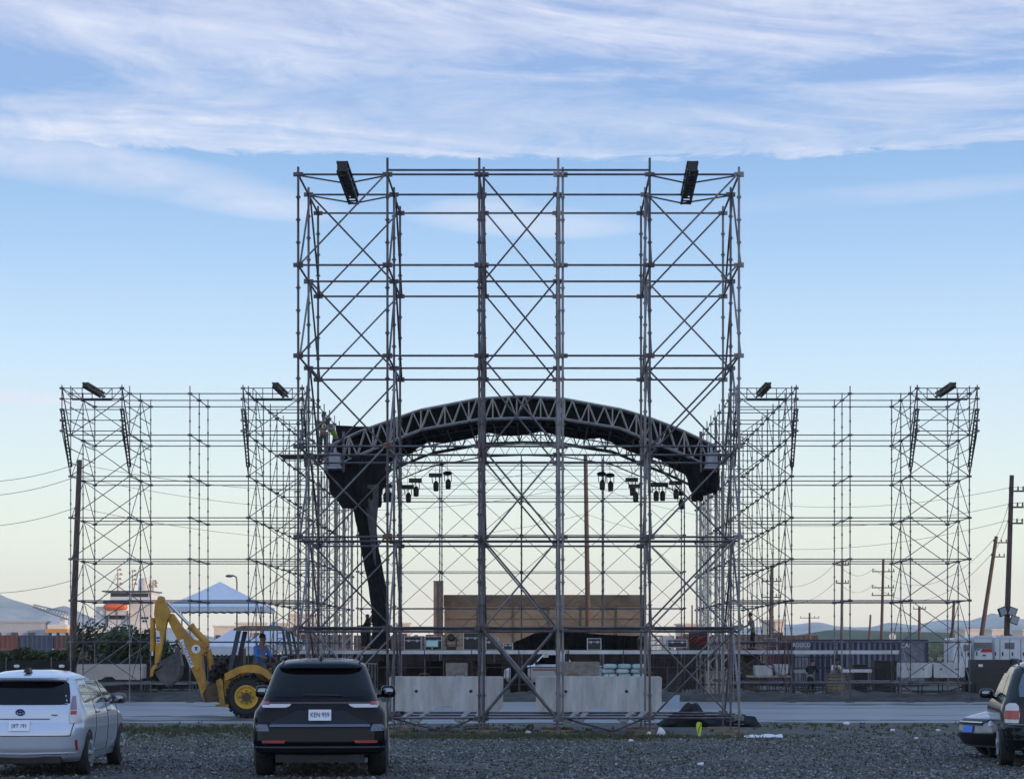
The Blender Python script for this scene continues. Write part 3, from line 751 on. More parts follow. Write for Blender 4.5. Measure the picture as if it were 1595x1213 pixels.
dr = thing('black_drape', 'short bundle of black drape tied up under the right roof end', 'drape', at(1095, 760, 84))
m_ = MB(); bundle([(1066, 706), (1070, 730), (1078, 756), (1084, 770)], [(1119, 706), (1119, 735), (1116, 765), (1100, 770)], 84, .8, m_, 5.0, .17); m_.build('gathered_top', BLACK, dr, True)
m_ = MB()
for a, b, c in ((1081, 768, 781), (1090, 768, 780), (1112, 735, 768)): m_.path([at(a, b, 83.8), at(a + 1, (b + c) / 2, 83.8), at(a, c, 83.8)], [.12, .14, .1], 8)
m_.build('tie_ends', BLACK, dr, True)

# stage lights hung on wires
def stage_light(px, py, Y, disc, label):
    root = thing('stage_light', label, 'stage light', at(px, py, Y), group='black lights hanging under the arch')
    p = at(px, py, Y); w = .27
    mb = MB(); (mb.ell(p, (.2, .2, .1), 12, 6) if disc else mb.box(p, (.52, .3, .15))); mb.build('yoke_base', BLKPL, root, disc)
    mb = MB(); q = p + Vector((.03, 0, -.3)); mb.lathe([(-.36, .085), (-.33, .105), (-.06, .12), (0, .09), (.06, .05)], q, 'Z', 12); mb.build('lamp_head', BLKPL, root, True)
    mb = MB(); mb.tube(p + Vector((-.14, 0, -.05)), p + Vector((-.11, 0, -.34)), .018, 5).tube(p + Vector((.16, 0, -.05)), p + Vector((.16, 0, -.34)), .018, 5).tube(p, q, .02, 5); mb.build('yoke', BLKPL, root)
    top = ZB(max(RXC - 7.4, min(RXC + 7.4, p.x))); mb = MB(); mb.tube(p, (p.x, p.y, top), .009, 4); mb.build('wire', DARK, root)
LT = [(600, 757, 0, 'behind the second tower post from the left, lowest left light'), (606, 757, 0, 'pressed right beside the lowest left light'), (635, 758, 0, 'lower of the pair left of the stage middle'), (647, 748, 0, 'upper of the pair left of the stage middle'), (678, 740, 0, 'just left of the reddish rear post'), (697, 737, 1, 'round topped, just right of the reddish rear post'),
      (937, 738, 1, 'round topped, on the greenish rear post'), (950, 740, 1, 'round topped, just right of the greenish rear post'), (984, 747, 0, 'upper of the group left of the fifth tower post'), (989, 757, 0, 'lower of the group left of the fifth tower post'),
      (1021, 755, 0, 'left of the pair right of the fifth tower post'), (1031, 755, 0, 'right of the pair right of the fifth tower post'), (1052, 752, 0, 'hung close to the right roof end'), (1060, 768, 1, 'lowest light at the right, under the roof end')]
for i, (a, b, d, l) in enumerate(LT): stage_light(a, b, 86.5 + (i % 3) * .8, d, 'black hanging stage light, ' + l)
# ---------------------------------------------------------------- vehicles (local space: rear bumper at y=0, front towards +y)
ALLOY = mat('satin alloy', (.42, .43, .45), .38, .6)
class Car:
    def __init__(s, yr, yf, w, rc=.24, fc=.5, bow=.07, zs=None):
        Z0, Z1 = yr[0][0], yr[-1][0]; s.zz = np.linspace(Z0, Z1, 400)
        def T(t):
            a = np.interp(s.zz, [p[0] for p in t], [p[1] for p in t]); k = np.exp(-np.linspace(-2, 2, 21) ** 2); k /= k.sum()
            return np.convolve(np.pad(a, 10, mode='edge'), k, 'valid')
        s.YR, s.YF, s.W = T(yr), T(yf), T(w); s.rc, s.fc, s.bow, s.Z0, s.Z1 = rc, fc, bow, Z0, Z1
    def yr(s, z): return float(np.interp(z, s.zz, s.YR))
    def yf(s, z): return float(np.interp(z, s.zz, s.YF))
    def w(s, z): return float(np.interp(z, s.zz, s.W))
    def end(s, x, z, off=0, e='r'):
        W = s.w(z); r = s.rc if e == 'r' else s.fc; r = min(r, W * .7); ax = min(abs(x), W - .001); d = s.bow * (ax / W) ** 2
        if ax > W - r: d += r - math.sqrt(max(0, r * r - (ax - (W - r)) ** 2))
        return Vector((x, s.yr(z) + d - off, z)) if e == 'r' else Vector((x, s.yf(z) - d + off, z))
    def side(s, y, z, off=0, sg=1): return Vector((sg * (s.w(z) + off), y, z))
    def ring(s, z):
        W = s.w(z); r = min(s.rc, W * .7); f = min(s.fc, W * .7); P = []
        for x in np.linspace(-(W - r), W - r, 11): P.append(s.end(x, z))
        for a in np.linspace(0, PI / 2, 7)[1:]: P.append(s.end(W - r + r * math.sin(a), z))
        y0 = P[-1].y; y1 = s.end(W - .001, z, 0, 'f').y
        for y in np.linspace(y0, y1, 12)[1:-1]: P.append(Vector((W, y, z)))
        for a in np.linspace(PI / 2, 0, 8): P.append(s.end(W - f + f * math.sin(a), z, 0, 'f'))
        for x in np.linspace(W - f, -(W - f), 9)[1:-1]: P.append(s.end(x, z, 0, 'f'))
        for a in np.linspace(0, PI / 2, 8): P.append(s.end(-(W - f + f * math.sin(a)), z, 0, 'f'))
        y1 = P[-1].y; y0 = s.end(-(W - .001), z).y
        for y in np.linspace(y1, y0, 12)[1:-1]: P.append(Vector((-W, y, z)))
        for a in np.linspace(PI / 2, 0, 7)[:-1]: P.append(s.end(-(W - r + r * math.sin(a)), z))
        return P
    def body(s, m, root, name='body'):
        mb = MB(); zs = np.linspace(s.Z0, s.Z1, 54); mb.grid([s.ring(z) for z in zs], closed=True)
        top = s.ring(s.Z1); c = sum(top, Vector()) / len(top); n = len(top)
        r2 = [p.lerp(c, .5) + Vector((0, 0, .022)) for p in top]; mb.grid([top, r2], closed=True); mb.add(r2, [tuple(range(n))])
        b = s.ring(s.Z0); mb.add(b, [tuple(range(n))[::-1]])
        me = mb.build(name, m, root, True); return me
    def patch(s, rows, off, thick, name, m, root, e='r', nx=10, smooth=True):
        """rows: (z, xa, xb) on the rear/front, or (z, ya, yb) on a side (e='s'/'S')"""
        fn = (lambda a, z, o: s.end(a, z, o, e)) if e in 'rf' else (lambda a, z, o: s.side(a, z, o, 1 if e == 's' else -1))
        R = []
        for (z0, a0, b0), (z1, a1, b1) in zip(rows[:-1], rows[1:]):
            k = max(1, int(abs(z1 - z0) / .06))
            for i in range(k): t = i / k; R.append((z0 + (z1 - z0) * t, a0 + (a1 - a0) * t, b0 + (b1 - b0) * t))
        R.append(rows[-1]); mb = MB()
        F_ = [[fn(a + (b - a) * i / nx, z, off) for i in range(nx + 1)] for z, a, b in R]; Bk = [[fn(a + (b - a) * i / nx, z, off - thick) for i in range(nx + 1)] for z, a, b in R]
        mb.grid(F_); mb.grid([r[::-1] for r in Bk])
        edge = [p for p in F_[0]] + [r[-1] for r in F_[1:-1]] + F_[-1][::-1] + [r[0] for r in F_[1:-1]][::-1]
        edgb = [p for p in Bk[0]] + [r[-1] for r in Bk[1:-1]] + Bk[-1][::-1] + [r[0] for r in Bk[1:-1]][::-1]
        mb.grid([edge, edgb], closed=True)
        return mb.build(name, m, root, smooth, fix=True)
def wheel(root, x, y, r, wd, sg, rimm, spokes=5, name='wheel', treads=0):
    """tyre with rim on the outer side sg"""
    mb = MB(); h = wd / 2
    mb.lathe([(-h, r * .62), (-h * 1.02, r * .8), (-h * .86, r * .96), (-h * .5, r), (h * .5, r), (h * .86, r * .96), (h * 1.02, r * .8), (h, r * .62)], (x, y, r), 'X', 36, caps=False)
    for k in range(treads):
        for s_ in (-1, 1):
            a = 2 * PI * (k + (.5 if s_ > 0 else 0)) / treads
            mb.box((x + s_ * h * .5, y + math.cos(a) * r * 1.0, r + math.sin(a) * r * 1.0), (wd * .5, .07, .07), rx=a)
    t = mb.build(name, RUBBER, root, True)
    rm = MB(); rr = r * .64; xo = x + sg * (h * .9)
    rm.lathe([(-h * .3, rr * .9), (0, rr * .92), (sg * h * .25, rr), (sg * h * .27, rr * .93), (sg * .0, rr * .86)] if sg > 0 else [(h * .3, rr * .9), (0, rr * .92), (-h * .25, rr), (-h * .27, rr * .93), (0, rr * .86)], (xo, y, r), 'X', 30)
    for k in range(spokes):
        a = 2 * PI * k / spokes + .3
        p = Vector((xo + sg * .02, y, r)); q = p + Vector((0, math.cos(a), math.sin(a))) * rr * .95; rm.bar(p, q, .055 if spokes > 3 else .2, .05)
    rm.lathe([(-.02, .06), (sg * .04, .055)], (xo + sg * .015, y, r), 'X', 12)
    rm.build('rim', rimm, t, True)
    return t
def arch(car, root, y, r, sg):
    mb = MB(); n = 20; V = [car.side(y, r, .004, sg)]
    for k in range(n + 1):
        a = -.25 + (PI + .5) * k / n; z = max(car.Z0 + .005, r + r * 1.13 * math.sin(a)); V.append(car.side(y + r * 1.13 * math.cos(a), z, .004, sg))
    mb.add(V, [(0, k, k + 1) for k in range(1, n + 1)]); mb.build('wheel_arch', BLKPL, root)
def mirror(root, car, y, z, sg, out=.2, m=BLKPL, s_=(.12, .08, .085)):
    w = car.w(z - .05); c = Vector((sg * (w + out), y, z)); mb = MB(); mb.ell(c, s_, 14, 8, .6); mb.bar((sg * (w - .02), y + .03, z - .07), c - Vector((0, 0, s_[2] * .6)), .05, .045)
    o = mb.build('wing_mirror', m, root, True)
    g = MB(); g.ell(c - Vector((0, s_[1] * .72, 0)), (s_[0] * .7, .03, s_[2] * .66), 14, 6, .6); g.build('mirror_glass', mat('mirror glass', (.25, .26, .28), .08, 1), o, True)

# --- black sport utility vehicle seen square from behind
BLKPAINT = mat('black car paint', (.003, .0035, .007), .12, coat=.15, spec=.15)
GREYTRIM = mat('dark grey bumper', (.016, .019, .03), .5, spec=.25)
a_ = math.atan2(-(498 - 845), F) * .72
suv = thing('parked_car', 'black sport utility vehicle parked facing the tall scaffold, seen from behind with a white plate', 'car', (X_(498, 31.1), 31.1, 0), a_, local=True)
C = Car([(.30, .20), (.36, .06), (.52, 0), (.76, .02), (.80, .06), (1.0, .10), (1.14, .14), (1.26, .19), (1.60, .48), (1.68, .52), (1.72, .62), (1.745, .85)],
        [(.30, 4.8), (.5, 4.97), (.9, 4.9), (1.0, 4.7), (1.08, 3.8), (1.14, 3.5), (1.62, 2.75), (1.7, 2.55), (1.745, 2.3)],
        [(.30, .90), (.40, .97), (.55, .99), (.88, .985), (.98, .965), (1.07, .90), (1.16, .845), (1.28, .80), (1.45, .745), (1.6, .69), (1.67, .65), (1.71, .59), (1.745, .48)], rc=.26, bow=.05)
C.body(BLKPAINT, suv)
C.patch([(1.20, -.74, .74), (1.24, -.755, .755), (1.45, -.69, .69), (1.57, -.65, .65), (1.61, -.60, .60)], .006, .02, 'rear_window', GLASS, suv, nx=16)
C.patch([(1.625, -.62, .62), (1.655, -.6, .6)], .10, .12, 'roof_spoiler', BLKPAINT, suv, nx=12)
tg = C.patch([(.79, -.70, .70), (.83, -.71, .71), (.90, -.55, .55), (.96, -.42, .42), (1.0, -.36, .36)], .004, .02, 'tailgate_panel', GREYTRIM, suv, nx=12)
C.patch([(.765, -.74, .74), (.80, -.73, .73)], .012, .03, 'tailgate_trim', mat('satin grey trim', (.13, .14, .17), .35, .3), suv, nx=12)
C.patch([(1.10, -.80, .80), (1.125, -.80, .80)], .010, .03, 'light_bar', mat('dark red strip', (.05, .006, .008), .25, coat=.6), suv, nx=14)
for sg in (-1, 1):
    tl = C.patch([(1.045, sg * .50, sg * .84), (1.07, sg * .44, sg * .86), (1.098, sg * .42, sg * .87)], .012, .03, 'tail_light', WHITEL, suv, nx=8)
    C.patch([(1.085, sg * .74, sg * .875), (1.135, sg * .74, sg * .86)], .016, .02, 'red_lens', REDL, tl, nx=5)
    C.patch([(.525, sg * .52, sg * .84), (.565, sg * .50, sg * .85)], .010, .03, 'reflector', mat('red reflector', (.32, .02, .02), .3), suv, nx=6)
    C.patch([(.70, sg * .74, sg * .93), (.77, sg * .76, sg * .95), (.80, sg * .78, sg * .9)], .006, .02, 'bumper_corner', mat('satin grey trim', (.13, .14, .17), .35, .3), suv, nx=6)
    mirror(suv, C, 3.25, 1.22, sg, .17, BLKPAINT, (.12, .09, .10))
    wheel(suv, sg * .845, .98, .385, .29, sg, ALLOY); wheel(suv, sg * .845, 3.95, .385, .29, sg, ALLOY)
    rl = MB(); rl.path([(sg * .60, .75, 1.72), (sg * .60, .85, 1.775), (sg * .60, 2.4, 1.785), (sg * .6, 2.6, 1.73)], .018, 6); rl.build('roof_rail', BLKPL, suv, True)
    for y in (.98, 3.95): arch(C, suv, y, .385, sg)
    C.patch([(1.18, .8, 3.3), (1.35, .85, 3.0), (1.56, 1.0, 2.7)], .004, .015, 'side_window', GLASS, suv, e='s' if sg > 0 else 'S', nx=8)
C.patch([(.31, -.84, .84), (.40, -.93, .93), (.47, -.95, .95)], .014, .03, 'lower_bumper', mat('textured black bumper', (.008, .008, .009), .7, spec=.2), suv, nx=14)
C.patch([(.455, -.95, .95), (.475, -.955, .955)], .022, .03, 'bumper_strip', mat('satin grey trim', (.13, .14, .17), .35, .3), suv, nx=14)
pl = C.patch([(.855, -.165, .165), (1.015, -.165, .165)], .03, .015, 'number_plate', PLATE, suv, nx=4)
text('KEN 959', C.end(0, .935, .034) , .105, INK, pl, (PI / 2, 0, 0), sx=.72); 
mb = MB(); mb.prism([(-.03, 1.735), (.0, 1.83), (.02, 1.735)], .80, .98); mb.ell((0, .95, 1.745), (.05, .12, .05), 10, 6); mb.build('antenna_fin', BLKPL, suv)
mb = MB(); mb.box((0, .55, .30), (1.3, .9, .12)).box((0, 2.4, .28), (1.2, 3, .16)); mb.tube((-.6, .2, .31), (-.6, .8, .31), .045, 10).tube((.6, .2, .31), (.6, .8, .31), .045, 10); mb.build('underbody', DARK, suv)
mb = MB(); mb.bar(C.end(-.25, 1.235, .02), C.end(.32, 1.225, .03), .015, .025); mb.build('rear_wiper', BLKPL, suv)

# --- silver hatchback at left
SILVER = mat('silver white paint', (.55, .60, .69), .3, .35, coat=.9)
pr = thing('parked_car', 'silver white tall hatchback parked at the left edge, its rear window dark', 'car', (X_(29, 31.4), 31.4, 0), math.radians(1.6), local=True)
P = Car([(.22, .25), (.28, .1), (.42, .02), (.62, 0), (.74, .03), (.79, .08), (1.0, .13), (1.06, .15), (1.25, .27), (1.43, .38), (1.46, .30), (1.49, .33), (1.52, .5), (1.565, .9)],
        [(.22, 4.35), (.45, 4.58), (.7, 4.55), (.88, 4.25), (.98, 3.75), (1.06, 3.45), (1.42, 2.45), (1.5, 2.1), (1.565, 1.8)],
        [(.22, .80), (.30, .83), (.45, .87), (.7, .888), (.85, .885), (.97, .865), (1.08, .82), (1.25, .765), (1.4, .705), (1.47, .66), (1.52, .585), (1.565, .45)], rc=.30, fc=.6, bow=.09)
P.body(SILVER, pr)
P.patch([(1.075, -.66, .66), (1.10, -.70, .70), (1.25, -.68, .68), (1.38, -.645, .645), (1.425, -.60, .60)], .006, .02, 'rear_window', GLASS, pr, nx=16)
P.patch([(1.445, -.62, .62), (1.475, -.62, .62)], .10, .14, 'roof_spoiler', SILVER, pr, nx=12)
for sg in (-1, 1):
    tl = P.patch([(.80, sg * .72, sg * .845), (.95, sg * .71, sg * .85), (1.08, sg * .71, sg * .80), (1.22, sg * .71, sg * .755)], .012, .03, 'tail_light', WHITEL, pr, nx=6)
    P.patch([(.93, sg * .725, sg * .80), (.985, sg * .725, sg * .80)], .017, .02, 'red_lens', REDL, tl, nx=5)
    P.patch([(1.0, sg * .72, sg * .80), (1.2, sg * .715, sg * .755)], .017, .02, 'red_lens', mat('dim red lens', (.25, .13, .19), .15, coat=.6), tl, nx=5)
    P.patch([(.40, sg * .80, sg * .825), (.55, sg * .80, sg * .825)], .01, .02, 'reflector', mat('red reflector', (.32, .02, .02), .3), pr, nx=3)
    mirror(pr, P, 3.0, 1.11, sg, .14, mat('mirror shell', (.09, .09, .10), .4), (.115, .09, .085))
    for y in (.86, 3.64): wheel(pr, sg * .79, y, .325, .21, sg, ALLOY, 7); arch(P, pr, y, .325, sg)
    e = 's' if sg > 0 else 'S'
    SKYG = mat('tinted side glass', (.05, .055, .06), .04, 0, spec=.9)
    P.patch([(1.09, .78, 1.42), (1.25, .72, 1.38), (1.36, .85, 1.33)], .004, .015, 'quarter_window', SKYG, pr, e=e, nx=6)
    P.patch([(1.07, 1.5, 2.42), (1.2, 1.46, 2.38), (1.38, 1.46, 2.30), (1.42, 1.5, 2.25)], .004, .015, 'side_window', SKYG, pr, e=e, nx=8)
    P.patch([(1.06, 2.5, 3.42), (1.2, 2.46, 3.05), (1.36, 2.38, 2.65), (1.42, 2.34, 2.5)], .004, .015, 'side_window', SKYG, pr, e=e, nx=8)
    d = MB()
    for ya in (1.45, 2.45, 3.35):
        d.path([P.side(ya - (.22 if ya < 2 else 0) * max(0, (.75 - z) / .5), z, .002, sg) for z in np.linspace(.34, 1.05, 10)], .006, 4)
    d.path([P.side(y, .33, .002, sg) for y in np.linspace(1.25, 3.3, 8)], .006, 4); d.build('door_seams', BLKPL, pr)
    for ya in (1.62, 2.6):
        d = MB(); d.ell(P.side(ya, .94, .015, sg), (.02, .11, .022), 10, 6); d.build('door_handle', SILVER, pr, True)
    P.patch([(.235, .1, .55), (.30, .1, .5), (.55, .12, .46), (.60, .2, .42)], .004, .02, 'bumper_side', mat('silver shade trim', (.42, .43, .44), .4, .3), pr, e=e, nx=4) if False else None
P.patch([(.24, -.72, .72), (.34, -.80, .80)], .006, .03, 'lower_valance', mat('textured black bumper', (.008, .008, .009), .7, spec=.2), pr, nx=14)
mb = MB()
for row in ([(x, .615 + .0 * x) for x in np.linspace(-.74, .74, 25)], [(x, .865) for x in np.linspace(-.44, .44, 15)]): mb.path([P.end(x, z, .002) for x, z in row], .009, 4)
mb.path([P.end(.74 + .04 * t, .615 + .2 * t, .002) for t in np.linspace(0, 1, 6)], .008, 4); mb.build('tailgate_seams', BLKPL, pr)
mb = MB(); mb.path([P.end(x, .345 + .02 * abs(x), .006) for x in np.linspace(-.8, .8, 25)], .012, 5); mb.build('bumper_crease', SILVER, pr)
pl = P.patch([(.69, -.155, .155), (.84, -.155, .155)], .02, .012, 'number_plate', PLATE, pr, nx=4)
text('JXT 191', P.end(0, .762, .024), .095, mat('faded plate ink', (.03, .03, .03), .6), pl, (PI / 2 - .2, 0, 0), sx=.72)
em = MB(); c = P.end(0, .965, .014); n = 22
for rx, rz, ox, oz in ((.062, .043, 0, 0), (.022, .040, 0, 0), (.05, .017, 0, .018)):
    em.path([c + Vector((ox + rx * math.cos(2 * PI * k / n), -.004, oz + rz * math.sin(2 * PI * k / n))) for k in range(n + 1)], .0085, 5)
em.build('emblem', mat('dark blue emblem', (.02, .03, .14), .2, .5), pr, True)
em = MB(); em.box(P.end(.5, .925, .008), (.09, .012, .016)); em.build('model_badge', mat('grey badge', (.2, .2, .25), .3, .6), pr)
mb = MB(); mb.prism([(-.05, 1.55), (-.02, 1.62), (.03, 1.62), (.05, 1.55)], .55, .75); mb.build('antenna_fin', BLKPL, pr)
mb = MB(); mb.box((0, .5, .26), (1.2, .8, .1)).box((0, 2.3, .22), (1.3, 3.2, .1)).tube((-.45, .1, .25), (-.45, .7, .25), .03, 8); mb.build('underbody', DARK, pr)

# --- dark green sport utility vehicle cut by the right edge
GREENP = mat('dark green paint', (.01, .014, .014), .15, .0, coat=.15, spec=.25)
a_ = -math.radians(8.2)
gs = thing('parked_car', 'dark green sport utility vehicle cut off by the right edge of the view', 'car', (8.27, 33.75, 0), a_, local=True)
G = Car([(.27, .22), (.42, .08), (.5, .02), (.66, 0), (.69, .1), (.95, .12), (1.08, .14), (1.25, .26), (1.55, .44), (1.62, .5), (1.66, .7), (1.69, 1.0)],
        [(.27, 4.3), (.5, 4.45), (.9, 4.4), (1.02, 4.1), (1.10, 3.3), (1.5, 2.6), (1.6, 2.4), (1.69, 2.1)],
        [(.27, .82), (.45, .89), (.6, .92), (.9, .915), (1.02, .88), (1.12, .84), (1.3, .78), (1.5, .71), (1.6, .665), (1.65, .59), (1.69, .46)], rc=.28, bow=.07)
G.body(GREENP, gs)
G.patch([(1.14, -.64, .64), (1.3, -.64, .64), (1.5, -.57, .57), (1.55, -.52, .52)], .006, .02, 'rear_window', mat('pale reflecting glass', (.1, .12, .16), .05, .2, spec=.9), gs, nx=12)
for sg in (-1, 1):
    tl = G.patch([(.72, sg * .66, sg * .865), (.85, sg * .64, sg * .875), (1.0, sg * .66, sg * .85), (1.04, sg * .7, sg * .8)], .014, .04, 'tail_light', WHITEL, gs, nx=6)
    G.patch([(.78, sg * .655, sg * .872), (.92, sg * .65, sg * .872)], .02, .02, 'red_lens', REDL, tl, nx=5)
    wheel(gs, sg * .80, .9, .35, .24, sg, ALLOY); wheel(gs, sg * .8, 3.5, .35, .24, sg, ALLOY)
    for y in (.9, 3.5): arch(G, gs, y, .35, sg)
    G.patch([(1.12, .5, 1.3), (1.3, .62, 1.35), (1.5, .85, 1.4)], .004, .015, 'quarter_window', GLASS, gs, e='s' if sg > 0 else 'S', nx=6)
    G.patch([(1.12, 1.4, 3.0), (1.3, 1.42, 2.8), (1.5, 1.48, 2.4)], .004, .015, 'side_window', GLASS, gs, e='s' if sg > 0 else 'S', nx=6)
    rl = MB(); rl.path([(sg * .62, .6, 1.66), (sg * .62, .75, 1.735), (sg * .62, 2.2, 1.74), (sg * .62, 2.4, 1.66)], .018, 6); rl.build('roof_rail', BLKPL, gs, True)
    mirror(gs, G, 2.9, 1.14, sg, .14, GREENP)
G.patch([(.45, -.84, .84), (.56, -.87, .87), (.66, -.86, .86)], .012, .04, 'rear_bumper', mat('grey green bumper', (.04, .05, .052), .45, spec=.3), gs, nx=14)
mb = MB(); mb.path([G.end(x, .692, .01) for x in np.linspace(-.82, .82, 20)], .02, 5); mb.build('bumper_step', mat('satin grey trim', (.13, .14, .17), .35, .3), gs)
mb = MB(); mb.box((0, .6, .36), (1.2, .8, .12)).box((0, 2.3, .36), (1.3, 3, .1)); mb.build('underbody', DARK, gs)

# --- silver sedan, only its nose shows
PALEP = mat('pale silver paint', (.2, .205, .22), .3, .5, coat=.8)
ang = math.atan2(-.34, -.94) - PI / 2     # heading of +y
nose = Vector((X_(1500, 36.6), 36.6, 0)); hd = Vector((-.94, -.34, 0)).normalized(); Ls = 4.45
sed = thing('parked_car', 'silver sedan whose nose with a blue front plate shows behind the dark green vehicle', 'car', nose - hd * Ls + Vector((.2, .55, 0)), ang, local=True)
D = Car([(.2, .2), (.45, 0), (.8, .05), (.95, .15), (1.02, .9), (1.35, 1.4), (1.42, 1.7)], [(.2, 4.32), (.32, 4.42), (.45, 4.45), (.62, 4.42), (.72, 4.25), (.82, 3.8), (.92, 3.35), (.98, 3.15), (1.35, 2.5), (1.42, 2.2)],
        [(.2, .78), (.45, .86), (.7, .865), (.9, .84), (1.0, .80), (1.3, .62), (1.42, .45)], rc=.35, fc=.58, bow=.16)
D.body(PALEP, sed)
D.patch([(.235, -.60, .60), (.34, -.68, .68), (.44, -.62, .62)], .015, .03, 'lower_grille', BLKPL, sed, e='f', nx=14)
gr = D.patch([(.585, -.36, .36), (.66, -.42, .42), (.69, -.42, .42)], .03, .06, 'grille', BLKPL, sed, e='f', nx=10)
mb = MB(); mb.path([D.end(x, .635, .04, 'f') for x in np.linspace(-.38, .38, 12)], .014, 5); mb.build('grille_bar', CHROME, gr)
for sg in (-1, 1):
    D.patch([(.58, sg * .50, sg * .80), (.66, sg * .46, sg * .83), (.72, sg * .52, sg * .8)], .035, .07, 'headlight', WHITEL, sed, e='f', nx=8)
    for y in (.9, 3.55): wheel(sed, sg * .76, y, .31, .2, sg, ALLOY); arch(D, sed, y, .31, sg)
    D.patch([(1.0, 1.2, 3.0), (1.15, 1.3, 2.75), (1.3, 1.5, 2.5)], .004, .015, 'side_window', GLASS, sed, e='s' if sg > 0 else 'S', nx=6)
    mirror(sed, D, 2.85, 1.0, sg, .1, PALEP)
D.patch([(.46, -.15, .15), (.57, -.15, .15)], .03, .02, 'number_plate', mat('blue plate', (.05, .2, .75), .4), sed, e='f', nx=4)
D.patch([(1.0, -.62, .62), (1.15, -.60, .60), (1.3, -.52, .52)], .006, .02, 'windscreen', GLASS, sed, e='f', nx=10)

# --- white pickup under the stage (its front half shows)
pk = thing('pickup_truck', 'white pickup truck parked behind the stage, seen under the deck between the tower posts', 'pickup truck', (X_(952, 100), 100, 0), math.radians(80), local=True)
K = Car([(.4, .2), (.6, 0), (1.0, 0), (1.15, .1), (1.2, 1.9), (1.75, 2.2), (1.82, 2.5)], [(.4, 4.9), (.6, 5.1), (1.0, 5.05), (1.1, 4.7), (1.2, 3.7), (1.75, 3.2), (1.82, 3.0)], [(.4, .85), (.6, .92), (1.1, .92), (1.2, .85), (1.75, .66), (1.82, .5)], rc=.15, fc=.4)
K.body(mat('white truck paint', (.7, .71, .72), .3, coat=.7), pk)
for sg in (-1, 1):
    e = 's' if sg > 0 else 'S'
    K.patch([(1.25, 2.25, 3.5), (1.45, 2.3, 3.3), (1.68, 2.4, 3.1)], .005, .02, 'side_window', GLASS, pk, e=e, nx=6)
    K.patch([(.95, .8, 3.6), (1.02, .8, 3.6)], .005, .02, 'red_stripe', mat('faded red stripe', (.45, .1, .09), .5), pk, e=e, nx=6)
    for y in (1.0, 4.1): wheel(pk, sg * .82, y, .38, .25, sg, ALLOY); arch(K, pk, y, .38, sg)
    K.patch([(.8, sg * .6, sg * .85), (1.0, sg * .6, sg * .85)], .01, .03, 'headlight', WHITEL, pk, e='f', nx=4)
    mirror(pk, K, 3.4, 1.3, sg, .15)
K.patch([(1.25, -.7, .7), (1.68, -.58, .58)], .005, .02, 'windscreen', GLASS, pk, e='f', nx=8)
K.patch([(.7, -.5, .5), (1.0, -.5, .5)], .008, .03, 'grille', BLKPL, pk, e='f', nx=6)

# ---------------------------------------------------------------- people
SKIN = mat('skin', (.22, .12, .075), .6); HAIR = mat('dark hair', (.012, .01, .009), .7)
def skinmesh(name, chains, m, parent, root_first=True):
    """chains: list of point lists [(Vector, radius)...]; first point of a later chain may be an index of an existing vertex"""
    V = []; R = []; E = []
    for ch in chains:
        prev = None
        for p in ch:
            if isinstance(p, int): prev = p; continue
            V.append(p[0]); R.append(p[1])
            if prev is not None: E.append((prev, len(V) - 1))
            prev = len(V) - 1
    me = bpy.data.meshes.new(name); me.from_pydata([tuple(v) for v in V], E, []); me.materials.append(m)
    o = bpy.data.objects.new(name, me); COL.objects.link(o); o.parent = parent
    sk = o.modifiers.new('skin', 'SKIN'); sk.use_smooth_shade = True
    for i, r in enumerate(R): me.skin_vertices[0].data[i].radius = r if isinstance(r, tuple) else (r, r)
    me.skin_vertices[0].data[0].use_root = True
    su_ = o.modifiers.new('sub', 'SUBSURF'); su_.levels = 1; su_.render_levels = 1
    return o
V3 = Vector
